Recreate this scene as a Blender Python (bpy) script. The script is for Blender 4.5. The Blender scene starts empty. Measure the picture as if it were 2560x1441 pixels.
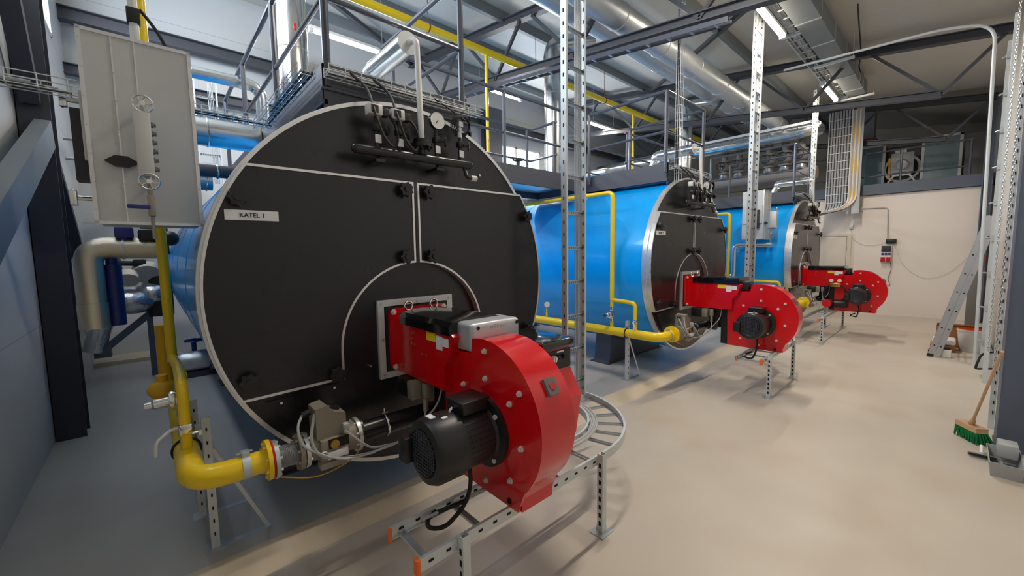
import bpy, bmesh, math, random
from mathutils import Vector, Matrix
random.seed(7)
PI = math.pi
SC = bpy.context.scene
COL = SC.collection
# ------------------------------------------------------------------ camera, world, exposure
cam_d = bpy.data.cameras.new('camera'); cam_o = bpy.data.objects.new('camera', cam_d); COL.objects.link(cam_o)
cam_d.sensor_width = 36.0; cam_d.lens = 998.5 / 2560 * 36; cam_d.clip_start = 0.02; cam_d.clip_end = 200
RX = Vector((0.7423089, -0.669889, -0.015041)); DN = Vector((-0.0706110, -0.0558828, -0.9959373)); FW = Vector((0.6663269, 0.7403553, -0.0887838))
cam_o.matrix_world = Matrix(((RX.x, -DN.x, -FW.x, -1.4087), (RX.y, -DN.y, -FW.y, -2.6188), (RX.z, -DN.z, -FW.z, 1.7996), (0, 0, 0, 1)))
SC.camera = cam_o
w = bpy.data.worlds.new('world'); SC.world = w; w.use_nodes = True
w.node_tree.nodes['Background'].inputs[0].default_value = (.75, .85, 1, 1); w.node_tree.nodes['Background'].inputs[1].default_value = .4
SC.view_settings.view_transform = 'Standard'; SC.view_settings.look = 'None'; SC.view_settings.gamma = 1.0
SC.view_settings.use_curve_mapping = False
SC.view_settings.exposure = 0.14

def lin(r, g, b):
    f = lambda c: (c / 255 / 12.92) if c <= 10 else ((c / 255 + .055) / 1.055) ** 2.4
    return (f(r), f(g), f(b), 1)
WARM = lin(255, 243, 228); COOL = lin(230, 238, 250)
def area_light(name, loc, sx, sy, power, color, rot):
    d = bpy.data.lights.new(name, 'AREA'); d.shape = 'RECTANGLE'; d.size = sx; d.size_y = sy; d.energy = power; d.color = color[:3]
    o = bpy.data.objects.new(name, d); o.location = loc; o.rotation_euler = rot; COL.objects.link(o); return o
# the room's own luminaires (two rows of battens along X) its daylight windows, and one daylight area light without a window
FRONT_ROW = [1.55, 5.7, 9.93]; BACK_ROW = [1.45, 4.65, 8.7]
for x in FRONT_ROW: area_light('batten_light', (x, -.55, 5.13), 1.35, .09, 75, WARM, (0, 0, 0))
for x in BACK_ROW: area_light('batten_light', (x, 4.5, 5.33), 1.35, .09, 80, WARM, (0, 0, 0))
area_light('daylight_area', (-2.12, 3.0, 5.3), 1.1, 5.6, 150, COOL, (0, -PI / 2, 0))
area_light('daylight_area', (7.5, 6.85, 4.8), 2.2, .6, 110, COOL, (-PI / 2, 0, 0))
area_light('daylight_area', (2.2, 6.85, 4.6), 2.2, .8, 60, COOL, (-PI / 2, 0, 0))  # daylight-coloured area light before the solid back wall, no window behind it

# ------------------------------------------------------------------ materials
MATS = {}
def mat(name, col, rough=.5, metal=0.0, var=.08, vscale=3.0, bump=0.0, bscale=40.0, coat=0.0, emit=0.0, rvar=.08, stretch=None, spec=None):
    m = bpy.data.materials.new(name); m.use_nodes = True; nt = m.node_tree; b = nt.nodes['Principled BSDF']
    b.inputs['Base Color'].default_value = col; b.inputs['Roughness'].default_value = rough; b.inputs['Metallic'].default_value = metal
    if spec is not None: b.inputs['Specular IOR Level'].default_value = spec
    if coat: b.inputs['Coat Weight'].default_value = coat; b.inputs['Coat Roughness'].default_value = .08
    if emit: b.inputs['Emission Color'].default_value = col; b.inputs['Emission Strength'].default_value = emit
    tc = nt.nodes.new('ShaderNodeTexCoord'); src = tc.outputs['Object']
    if stretch:
        mp = nt.nodes.new('ShaderNodeMapping'); mp.inputs['Scale'].default_value = stretch; nt.links.new(src, mp.inputs[0]); src = mp.outputs[0]
    if var or rvar:
        n = nt.nodes.new('ShaderNodeTexNoise'); n.inputs['Scale'].default_value = vscale; n.inputs['Detail'].default_value = 4; nt.links.new(src, n.inputs['Vector'])
        if var:
            mx = nt.nodes.new('ShaderNodeMix'); mx.data_type = 'RGBA'
            mx.inputs[6].default_value = [min(1, c * (1 - var)) for c in col[:3]] + [1]; mx.inputs[7].default_value = [min(1, c * (1 + var)) for c in col[:3]] + [1]
            nt.links.new(n.outputs['Fac'], mx.inputs[0]); nt.links.new(mx.outputs[2], b.inputs['Base Color'])
        if rvar:
            mr = nt.nodes.new('ShaderNodeMapRange'); mr.inputs[3].default_value = max(.02, rough - rvar); mr.inputs[4].default_value = min(1, rough + rvar)
            nt.links.new(n.outputs['Fac'], mr.inputs[0]); nt.links.new(mr.outputs[0], b.inputs['Roughness'])
    if bump:
        n2 = nt.nodes.new('ShaderNodeTexNoise'); n2.inputs['Scale'].default_value = bscale; nt.links.new(src, n2.inputs['Vector'])
        bp = nt.nodes.new('ShaderNodeBump'); bp.inputs['Strength'].default_value = bump; bp.inputs['Distance'].default_value = .01
        nt.links.new(n2.outputs['Fac'], bp.inputs['Height']); nt.links.new(bp.outputs[0], b.inputs['Normal'])
    MATS[name] = m; return m
mat('black', lin(28, 29, 33), .28, rvar=.05, var=.06)
mat('black_gloss', lin(14, 14, 16), .12, coat=.6)
mat('black_plastic', lin(26, 27, 29), .38, bump=.03, bscale=200)
mat('rubber', lin(22, 22, 23), .6)
mat('blue', lin(0, 166, 255), .3, .1, var=.05, vscale=1.2, coat=.3, rvar=.06)
mat('red', lin(214, 2, 16), .22, var=.04, coat=.5, rvar=.05)
mat('yellow', lin(240, 204, 0), .3, var=.06, coat=.3)
mat('yellow_old', lin(222, 170, 14), .4, var=.15, vscale=8)
mat('dark_steel', lin(72, 74, 83), .45, .1, var=.06)
mat('tube_steel', lin(84, 88, 98), .32, .35, var=.06)
mat('column_steel', lin(84, 93, 108), .5, .05, var=.1)
mat('left_column', lin(50, 52, 62), .5, .05, var=.1)
mat('truss_steel', lin(70, 72, 78), .5, .1)
mat('galv', lin(196, 202, 206), .38, .7, var=.13, vscale=14, rvar=.14)
mat('galv_light', lin(208, 214, 215), .45, .3, var=.1, vscale=12, rvar=.12)
mat('chrome', lin(225, 225, 225), .14, 1.0, var=.03)
mat('steel_trim', lin(222, 222, 222), .28, .7, var=.04)
mat('white_trim', lin(214, 213, 208), .4, .1, var=.04)
mat('insul', lin(205, 210, 212), .22, .95, var=.1, vscale=5, bump=.12, bscale=14, rvar=.08)
mat('foil', lin(215, 218, 222), .25, .85, var=.14, vscale=9, bump=.7, bscale=16)
mat('dimple', lin(214, 206, 186), .26, .9, var=.1, bump=.25, bscale=420)
mat('cabinet', lin(196, 197, 194), .46, .25, var=.03, bump=.04, bscale=200)
mat('white_paint', lin(225, 225, 222), .5)
mat('sticker_white', lin(232, 232, 235), .5, var=.02)
mat('sticker_yellow', lin(238, 214, 20), .5, var=.02)
mat('valve_grey', lin(150, 143, 128), .48, .3, var=.1, vscale=10, bump=.1, bscale=80)
mat('alu', lin(180, 182, 186), .38, .7, var=.05)
mat('silver_box', lin(190, 193, 198), .38, .5, var=.05)
mat('brass', lin(196, 160, 80), .3, .9)
mat('orange', lin(242, 110, 30), .45)
mat('green_bristle', lin(0, 128, 70), .75, var=.3, vscale=60, bump=.6, bscale=150)
mat('wood', lin(196, 160, 122), .6, var=.18, vscale=6, stretch=(1, 1, 8), bump=.1)
mat('cardboard', lin(160, 108, 66), .85, var=.1)
mat('grey_plastic', lin(168, 172, 172), .5, var=.05)
mat('cable_grey', lin(176, 178, 180), .5)
mat('cable_dark', lin(48, 52, 62), .5)
mat('navy', lin(30, 44, 120), .4)
mat('red_plastic', lin(200, 30, 34), .4)
mat('glass_dial', lin(226, 228, 224), .25, var=.04)
mat('rust', lin(120, 62, 40), .7, var=.3, vscale=10)
mat('pvc', lin(112, 108, 106), .6)
mat('dark_hole', lin(12, 12, 13), .8)
mat('purlin', lin(120, 126, 130), .5, .2)
mat('mezz_glass', lin(120, 140, 142), .25, .1)
mat('lamp', lin(255, 238, 212), .5, emit=48, var=0, rvar=0)
mat('sky_pane', lin(225, 238, 255), .5, emit=9.0, var=0, rvar=0)
mat('sheet_white', lin(224, 222, 216), .6)
mat('beige_door', lin(206, 198, 184), .5, var=.04)

def wall_mat(name, col, seam_axis, pitch, seam_dark=.72, rough=.55, var=.06):
    m = mat(name, col, rough, var=var, vscale=.8, bump=.05, bscale=60); nt = m.node_tree; b = nt.nodes['Principled BSDF']
    tc = nt.nodes.new('ShaderNodeTexCoord'); sx = nt.nodes.new('ShaderNodeSeparateXYZ'); nt.links.new(tc.outputs['Object'], sx.inputs[0])
    dv = nt.nodes.new('ShaderNodeMath'); dv.operation = 'DIVIDE'; dv.inputs[1].default_value = pitch; nt.links.new(sx.outputs[seam_axis], dv.inputs[0])
    fr = nt.nodes.new('ShaderNodeMath'); fr.operation = 'FRACT'; nt.links.new(dv.outputs[0], fr.inputs[0])
    lt = nt.nodes.new('ShaderNodeMath'); lt.operation = 'LESS_THAN'; lt.inputs[1].default_value = .012 / pitch; nt.links.new(fr.outputs[0], lt.inputs[0])
    mx = nt.nodes.new('ShaderNodeMix'); mx.data_type = 'RGBA'; mx.blend_type = 'MULTIPLY'
    old = b.inputs['Base Color'].links[0].from_socket
    nt.links.new(lt.outputs[0], mx.inputs[0]); nt.links.new(old, mx.inputs[6]); mx.inputs[7].default_value = (seam_dark, seam_dark, seam_dark, 1)
    nt.links.new(mx.outputs[2], b.inputs['Base Color']); return m
wall_mat('wall_panel', lin(196, 198, 198), 2, 1.19)
wall_mat('wall_far', lin(224, 214, 204), 1, 40.0, 1.0)
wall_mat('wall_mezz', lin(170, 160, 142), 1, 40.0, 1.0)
wall_mat('door_panel', lin(206, 204, 198), 2, .61, .6)
wall_mat('roof_sheet', lin(196, 192, 182), 0, 1.1, .86)
def floor_mat(name, base, alt, stain):
    m = bpy.data.materials.new(name); m.use_nodes = True; nt = m.node_tree; b = nt.nodes['Principled BSDF']; b.inputs['Roughness'].default_value = .42
    tc = nt.nodes.new('ShaderNodeTexCoord')
    def noise(s, d, dist=0):
        n = nt.nodes.new('ShaderNodeTexNoise'); n.inputs['Scale'].default_value = s; n.inputs['Detail'].default_value = d; n.inputs['Distortion'].default_value = dist
        nt.links.new(tc.outputs['Object'], n.inputs['Vector']); return n.outputs['Fac']
    def ramp(src, a, c):
        r = nt.nodes.new('ShaderNodeMapRange'); r.inputs[1].default_value = a; r.inputs[2].default_value = c; nt.links.new(src, r.inputs[0]); return r.outputs[0]
    def mix(f, a, c):
        x = nt.nodes.new('ShaderNodeMix'); x.data_type = 'RGBA'; nt.links.new(f, x.inputs[0])
        if isinstance(a, tuple): x.inputs[6].default_value = a
        else: nt.links.new(a, x.inputs[6])
        x.inputs[7].default_value = c; return x.outputs[2]
    c1 = mix(ramp(noise(.7, 2, 0), .35, .7), base, alt)
    c2 = mix(ramp(noise(1.1, 2, 0), .5, 1.0), c1, stain)
    nt.links.new(c2, b.inputs['Base Color'])
    nt.links.new(ramp(noise(2, 2), -.9, 2.6), b.inputs['Roughness'])
    MATS[name] = m
floor_mat('floor', lin(201, 192, 178), lin(190, 181, 169), lin(180, 162, 138))
floor_mat('plinth', lin(184, 182, 178), lin(172, 171, 168), lin(160, 158, 152))
floor_mat('plinth_edge', lin(206, 192, 168), lin(196, 182, 160), lin(182, 164, 138))

# ------------------------------------------------------------------ mesh builder
class MB:
    def __init__(s): s.b = bmesh.new()
    def box(s, x0, x1, y0, y1, z0, z1, bev=0.0, seg=2, rot=None, piv=None):
        M = Matrix.Translation(((x0 + x1) / 2, (y0 + y1) / 2, (z0 + z1) / 2)) @ Matrix.Diagonal((abs(x1 - x0), abs(y1 - y0), abs(z1 - z0), 1))
        if rot:
            p = Matrix.Translation(piv or ((x0 + x1) / 2, (y0 + y1) / 2, (z0 + z1) / 2)); M = p @ rot.to_4x4() @ p.inverted() @ M
        g = bmesh.ops.create_cube(s.b, size=1, matrix=M)
        if bev:
            es = list({e for v in g['verts'] for e in v.link_edges})
            bmesh.ops.bevel(s.b, geom=es, offset=bev, segments=seg, affect='EDGES', profile=.5)
        return s
    def ring(s, pts, prev=None, close=True):
        vs = [s.b.verts.new(p) for p in pts]
        if prev:
            n = len(vs)
            for i in range(n if close else n - 1):
                try: s.b.faces.new((prev[i], prev[(i + 1) % n], vs[(i + 1) % n], vs[i]))
                except ValueError: pass
        return vs
    def frame(s, t, up=None):
        t = Vector(t).normalized(); u = Vector(up) if up else (Vector((0, 0, 1)) if abs(t.z) < .9 else Vector((1, 0, 0)))
        a = u.cross(t)
        if a.length < 1e-6: a = Vector((0, 1, 0)).cross(t)
        a.normalize(); return a, t.cross(a)
    def cyl(s, p0, p1, r0, r1=None, n=20, cap=True, up=None):
        p0, p1 = Vector(p0), Vector(p1); r1 = r0 if r1 is None else r1; a, c = s.frame(p1 - p0, up)
        R = lambda p, r: [p + a * r * math.cos(2 * PI * i / n) + c * r * math.sin(2 * PI * i / n) for i in range(n)]
        v0 = s.ring(R(p0, r0)); v1 = s.ring(R(p1, r1), v0)
        if cap: s.b.faces.new(v0[::-1]); s.b.faces.new(v1)
        return s
    def tube(s, pts, r, n=8, bend=0.0, closed=False, seg=5, cap=True):
        P = [Vector(p) for p in pts]
        if bend and not closed:
            Q = [P[0]]
            for i in range(1, len(P) - 1):
                d0 = P[i - 1] - P[i]; d1 = P[i + 1] - P[i]; k = min(bend, d0.length * .49, d1.length * .49)
                a = P[i] + d0.normalized() * k; c = P[i] + d1.normalized() * k
                for j in range(seg + 1):
                    t = j / seg; Q.append(a * (1 - t) ** 2 + P[i] * 2 * t * (1 - t) + c * t * t)
            Q.append(P[-1]); P = Q
        m = len(P); a = None; prev = None; first = None
        for i in range(m):
            t = (P[(i + 1) % m] - P[i - 1]) if closed else (P[min(i + 1, m - 1)] - P[max(i - 1, 0)])
            t.normalize()
            if a is None: a, _ = s.frame(t)
            else:
                a = a - t * a.dot(t)
                if a.length < 1e-6: a, _ = s.frame(t)
                a.normalize()
            c = t.cross(a)
            vs = s.ring([P[i] + a * r * math.cos(2 * PI * j / n) + c * r * math.sin(2 * PI * j / n) for j in range(n)], prev)
            if first is None: first = vs
            prev = vs
        if closed:
            for j in range(n):
                s.b.faces.new((prev[j], prev[(j + 1) % n], first[(j + 1) % n], first[j]))
        elif cap: s.b.faces.new(first[::-1]); s.b.faces.new(prev)
        return s
    def torus(s, c, axis, R, r, n=24, m=8, a0=0, a1=2 * PI):
        c = Vector(c); a, d = s.frame(axis); full = abs(a1 - a0 - 2 * PI) < 1e-6
        k = n if full else n + 1
        return s.tube([c + a * R * math.cos(a0 + (a1 - a0) * i / n) + d * R * math.sin(a0 + (a1 - a0) * i / n) for i in range(k)], r, m, closed=full)
    def lathe(s, prof, org, axis, n=48, cap0=True, cap1=True, up=None):
        o = Vector(org); t = Vector(axis).normalized(); a, c = s.frame(t, up); prev = None; first = None
        for r, h in prof:
            prev = s.ring([o + t * h + a * r * math.cos(2 * PI * i / n) + c * r * math.sin(2 * PI * i / n) for i in range(n)], prev)
            first = first or prev
        if cap0: s.b.faces.new(first[::-1])
        if cap1: s.b.faces.new(prev)
        return s
    def prism(s, poly, ax, a, b2):
        f = {'X': lambda p, t: (t, p[0], p[1]), 'Y': lambda p, t: (p[0], t, p[1]), 'Z': lambda p, t: (p[0], p[1], t)}[ax]
        v0 = s.ring([f(p, a) for p in poly]); v1 = s.ring([f(p, b2) for p in poly], v0)
        s.b.faces.new(v0[::-1]); s.b.faces.new(v1); return s
    def bar(s, p0, p1, w, h, up=(0, 0, 1)):
        return s.sweep([(-w / 2, -h / 2), (w / 2, -h / 2), (w / 2, h / 2), (-w / 2, h / 2)], p0, p1, up)
    def sweep(s, prof, p0, p1, up=(0, 0, 1)):
        p0, p1 = Vector(p0), Vector(p1); t = (p1 - p0).normalized(); a, c = s.frame(t, up)
        v0 = s.ring([p0 + a * x + c * y for x, y in prof]); v1 = s.ring([p1 + a * x + c * y for x, y in prof], v0)
        s.b.faces.new(v0[::-1]); s.b.faces.new(v1); return s
    def sphere(s, c, r, sc=(1, 1, 1), u=16, v=10):
        bmesh.ops.create_uvsphere(s.b, u_segments=u, v_segments=v, radius=r, matrix=Matrix.Translation(c) @ Matrix.Diagonal((*sc, 1))); return s
    def build(s, name, m, parent=None, ang=35, loc=None, label=None):
        me = bpy.data.meshes.new(name); bmesh.ops.recalc_face_normals(s.b, faces=s.b.faces[:]); s.b.to_mesh(me); s.b.free()
        if m: me.materials.append(MATS[m])
        for p in me.polygons: p.use_smooth = True
        me.set_sharp_from_angle(angle=math.radians(ang))
        o = bpy.data.objects.new(name, me); COL.objects.link(o)
        if parent: o.parent = parent
        if loc: o.location = loc
        if label: o['label'] = label
        return o
def ip(w, h, tf=.014, tw=.009):
    return [(-w / 2, -h / 2), (w / 2, -h / 2), (w / 2, -h / 2 + tf), (tw / 2, -h / 2 + tf), (tw / 2, h / 2 - tf), (w / 2, h / 2 - tf), (w / 2, h / 2), (-w / 2, h / 2), (-w / 2, h / 2 - tf), (-tw / 2, h / 2 - tf), (-tw / 2, -h / 2 + tf), (-w / 2, -h / 2 + tf)]
def cp(w, h, t=.003):   # channel, open upwards
    return [(-w / 2, h / 2), (-w / 2, -h / 2), (w / 2, -h / 2), (w / 2, h / 2), (w / 2 - t, h / 2), (w / 2 - t, -h / 2 + t), (-w / 2 + t, -h / 2 + t), (-w / 2 + t, h / 2)]
def thing(name, label, cat, loc=(0, 0, 0), group=None):
    o = bpy.data.objects.new(name, None); o.empty_display_size = .1; COL.objects.link(o); o.location = loc
    o['label'] = label; o['category'] = cat
    if group: o['group'] = group
    return o
def tag(o, label, cat, group=None):
    o['label'] = label; o['category'] = cat
    if group: o['group'] = group
    return o
def struct(o): o['kind'] = 'structure'; return o
def dup(root, dx=0, dy=0, label=None, dz=0):
    r = root.copy(); COL.objects.link(r); r.location = (root.location.x + dx, root.location.y + dy, root.location.z + dz)
    if label: r['label'] = label
    def rec(a, b):
        for ch in list(a.children):
            c = ch.copy(); COL.objects.link(c); c.parent = b; rec(ch, c)
    rec(root, r); return r
def text(name, body, size, m, parent, loc, rot, ext=.001, ax='CENTER'):
    cu = bpy.data.curves.new(name, 'FONT'); cu.body = body; cu.size = size; cu.extrude = ext; cu.offset = size * .012; cu.align_x = ax; cu.align_y = 'CENTER'; cu.materials.append(MATS[m])
    o = bpy.data.objects.new(name, cu); COL.objects.link(o); o.parent = parent; me = bpy.data.meshes.new_from_object(o); bpy.data.objects.remove(o); q = bpy.data.objects.new(name, me); COL.objects.link(q); q.parent = parent; q.location = loc; q.rotation_euler = rot; return q
def inset(poly, d):
    n = len(poly); out = []
    A = sum(poly[i][0] * poly[(i + 1) % n][1] - poly[(i + 1) % n][0] * poly[i][1] for i in range(n)); sg = 1 if A > 0 else -1
    for i in range(n):
        p0, p1, p2 = Vector(poly[i - 1]), Vector(poly[i]), Vector(poly[(i + 1) % n])
        e0, e1 = (p1 - p0).normalized(), (p2 - p1).normalized(); n0 = Vector((-e0.y, e0.x)) * sg; n1 = Vector((-e1.y, e1.x)) * sg
        b = n0 + n1; k = d / max(.35, b.length_squared / 2); out.append(tuple(p1 + b * k / 1.0 if False else p1 + b.normalized() * d / max(.5, b.length / 2)))
    return out
def arc(cx, cy, r, a0, a1, n): return [(cx + r * math.cos(a0 + (a1 - a0) * i / n), cy + r * math.sin(a0 + (a1 - a0) * i / n)) for i in range(n + 1)]

# ------------------------------------------------------------------ room
X0, X1, Y0, Y1 = -2.2, 17.0, -3.12, 7.0
cz = lambda y: 5.64 + .14 * (y + 1.2)
struct(MB().box(X0, X1, Y0, Y1, -.1, 0).build('floor', 'floor'))
def slab(x0, x1, y0, y1, h, ch):
    struct(MB().box(x0, x1, y0 + ch, y1, .002, h).build('plinth', 'plinth'))
    b = MB(); b.prism([(y0, 0), (y0 + ch + .02, 0), (y0 + ch + .02, h + .002), (y0 + ch, h + .002)], 'X', x0, x1); struct(b.build('trim_1', 'plinth_edge'))
slab(-2.2, 13.0, -.1, 6.4, .075, .17)
struct(MB().box(-2.2, -1.3, 6.4, 7.0, 0, .14).build('trim_2', 'plinth_edge'))
struct(MB().prism([(Y0, cz(Y0)), (Y1 + .2, cz(Y1 + .2)), (Y1 + .2, cz(Y1 + .2) + .1), (Y0, cz(Y0) + .1)], 'X', X0 - .2, X1 + .2).build('ceiling', 'roof_sheet'))
def wall_with_hole(name, m, ax, pos, th, a0, a1, top, hole=None):
    b = MB()
    def bx(p0, p1, z0, z1):
        if ax == 'X': b.box(pos, pos + th, p0, p1, z0, z1)
        else: b.box(p0, p1, pos, pos + th, z0, z1)
    if hole:
        h0, h1, z0, z1 = hole; bx(a0, h0, 0, top); bx(h1, a1, 0, top); bx(h0, h1, 0, z0); bx(h0, h1, z1, top)
    else: bx(a0, a1, 0, top)
    return struct(b.build(name, m))
wall_with_hole('wall_left', 'wall_panel', 'X', X0, -.12, Y0, Y1, 7, (.2, 5.8, 4.8, 5.85))
wall_with_hole('wall_back', 'wall_panel', 'Y', Y1, .12, X0, X1, 7, (6.4, 8.6, 4.45, 5.15))
wall_with_hole('wall_front', 'door_panel', 'Y', Y0, -.12, X0, X1, 6)
struct(MB().box(13, 13.12, Y0, Y1, 0, 3.17).build('wall_right', 'wall_far'))
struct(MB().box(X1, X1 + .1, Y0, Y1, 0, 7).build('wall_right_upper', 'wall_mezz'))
def window(name, ax, pos, a0, a1, z0, z1, nb):
    f = MB(); t = .05
    def bx(p0, p1, q0, q1, d=.05):
        if ax == 'X': f.box(pos - d, pos + .01, p0, p1, q0, q1)
        else: f.box(p0, p1, pos - .01, pos + d, q0, q1)
    bx(a0, a1, z0, z0 + t); bx(a0, a1, z1 - t, z1)
    for i in range(nb + 1):
        c = a0 + (a1 - a0 - t) * i / nb; bx(c, c + t, z0, z1)
    o = struct(f.build(name, 'white_paint'))
    p = MB()
    if ax == 'X': p.box(pos - .05, pos - .04, a0, a1, z0, z1)
    else: p.box(a0, a1, pos + .04, pos + .05, z0, z1)
    p.build('pane', 'sky_pane', o)
window('window_1', 'Y', Y1, 6.4, 8.6, 4.45, 5.15, 2)
window('window_2', 'X', X0, .2, 5.8, 4.8, 5.85, 4)
# door in the far wall
d = struct(MB().box(12.955, 12.985, -.56, .32, .01, 2.1, .004).build('door_1', 'beige_door'))
MB().box(12.95, 12.999, -.66, -.57, 0, 2.17).box(12.95, 12.999, .33, .42, 0, 2.17).box(12.95, 12.999, -.57, .33, 2.11, 2.17).build('door_frame', 'beige_door', d)
MB().tube([(12.95, -.47, 1.02), (12.9, -.47, 1.02), (12.9, -.35, 1.02)], .01, bend=.02).box(12.945, 12.955, -.49, -.45, .93, 1.1).build('door_handle', 'alu', d)
MB().box(12.935, 12.96, -.575, -.555, .3, .42).box(12.935, 12.96, -.575, -.555, 1.7, 1.82).build('hinge', 'alu', d)

# purlins and roof bracing
for i, y in enumerate([.5, 1.9, 3.3, 4.7, 6.1]):
    struct(MB().sweep([(-.04, -.09), (.04, -.09), (.04, .09), (-.04, .09)], (X0, y, cz(y) - .1), (X1, y, cz(y) - .1)).build('trim_%d' % (3 + i), 'purlin'))
struct(MB().sweep(ip(.18, .2), (X0, 6.75, 5.55), (X1, 6.75, 5.55)).build('trim_8', 'truss_steel'))
struct(MB().sweep(ip(.14, .16), (X0, 6.8, 4.75), (4.5, 6.8, 4.75)).build('trim_9', 'truss_steel'))
ZT = lambda y: 5.42 + .14 * (y + 1.2); ZB = lambda y: 4.52 + .13 * (y + 1.2)
def truss(x, label):
    t = thing('roof_truss', label, 'truss', (x, 0, 0), 'roof trusses')
    MB().sweep(ip(.14, .14), (0, -3.05, ZT(-3.05)), (0, 6.9, ZT(6.9))).build('top_chord', 'truss_steel', t)
    MB().sweep(ip(.12, .12), (0, -2.3, ZB(-2.3)), (0, 6.9, ZB(6.9))).build('bottom_chord', 'truss_steel', t)
    ys = [-2.3, -.35, 1.6, 3.55, 5.5]
    for k, y in enumerate(ys):
        for y2 in (y - .75 if k else -3.0, y + 1.0):
            MB().bar((0, y, ZB(y)), (0, min(y2, 6.9), ZT(min(y2, 6.9))), .05, .05).build('diagonal', 'truss_steel', t)
    return t
truss(3.8, 'dark steel roof truss above the gap between first and second boilers')
truss(8.8, 'dark steel roof truss above the third boiler, its slanted chord crossing behind the bright lamps')
truss(13.06, 'dark steel roof truss along the far end above the gallery')
struct(MB().bar((3.8, -2.5, 5.3), (8.8, 3.0, 6.05), .07, .07).bar((-2, 3.0, 6.1), (3.8, 6.8, 6.55), .08, .08).bar((-1.9, 6.8, 5.35), (1.2, 6.85, 3.6), .12, .1).build('roof_bracing', 'truss_steel'))

# columns
def column(x, y, w, h, top, ax, m, label):
    t = thing('steel_column', label, 'column', (x, y, 0), 'steel columns')
    MB().sweep(ip(w, h, .016, .011), (0, 0, .015), (0, 0, top), (0, 1, 0) if ax == 'Y' else (1, 0, 0)).build('shaft', m, t)
    MB().box(-w / 2 - .03, w / 2 + .03, -h / 2 - .03, h / 2 + .03, 0, .015).build('base_plate', m, t)
    return t
column(-2.09, 3.1, .2, .26, 5.4, 'Y', 'left_column', 'dark steel column on the left panel wall beside the first boiler')
c = thing('steel_column', 'big blue grey steel column at the right edge by the broom', 'column', (4.2, -3.1, 0), 'steel columns')
MB().box(-.15, .15, .138, .152, 0, 5.2).box(-.15, .15, -.016, -.002, 0, 5.2).box(-.15, -.138, -.002, .138, 0, 5.2).build('shaft', 'column_steel', c)
MB().box(-.17, .17, -.016, .16, 0, .015).build('base_plate', 'column_steel', c)
for x, lb in ((.95, 'dark back wall column right of the nearest flue'), (4.9, 'dark back wall column under the middle rear lamp'), (6.15, 'dark back wall column left of the bright back window')):
    column(x, 6.55, .55 if x > 1 else .4, .3, 5.9, 'Y', 'dark_steel', lb)
column(12.9, -3.0, .2, .16, 4.9, 'Y', 'column_steel', 'dark far corner column at the end of the gallery railing')
# wall bracing on the left wall
b = MB(); b.sweep([(-.12, -.05), (.12, -.05), (.12, .05), (-.12, .05)], (-2.06, -2.9, .22), (-2.04, 2.98, 2.94), (1, 0, 0)); tag(b.build('wall_brace', 'purlin'), 'grey diagonal brace rising along the left panel wall to the dark column', 'brace')
b = MB(); b.sweep([(-.05, -.06), (.05, -.06), (.05, .06), (-.05, .06)], (-2.1, 2.95, 3.2), (-2.06, 1.2, 5.6), (1, 0, 0)); tag(b.build('wall_brace', 'left_column'), 'dark upper diagonal brace crossing the top left corner', 'brace')
b = MB(); b.sweep([(-.04, -.06), (.04, -.06), (.04, .06), (-.04, .06)], (-2.1, 3.3, 3.1), (-2.06, 6.6, .3), (1, 0, 0)); tag(b.build('wall_brace', 'left_column'), 'dark diagonal brace descending behind the left column', 'brace')

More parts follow.
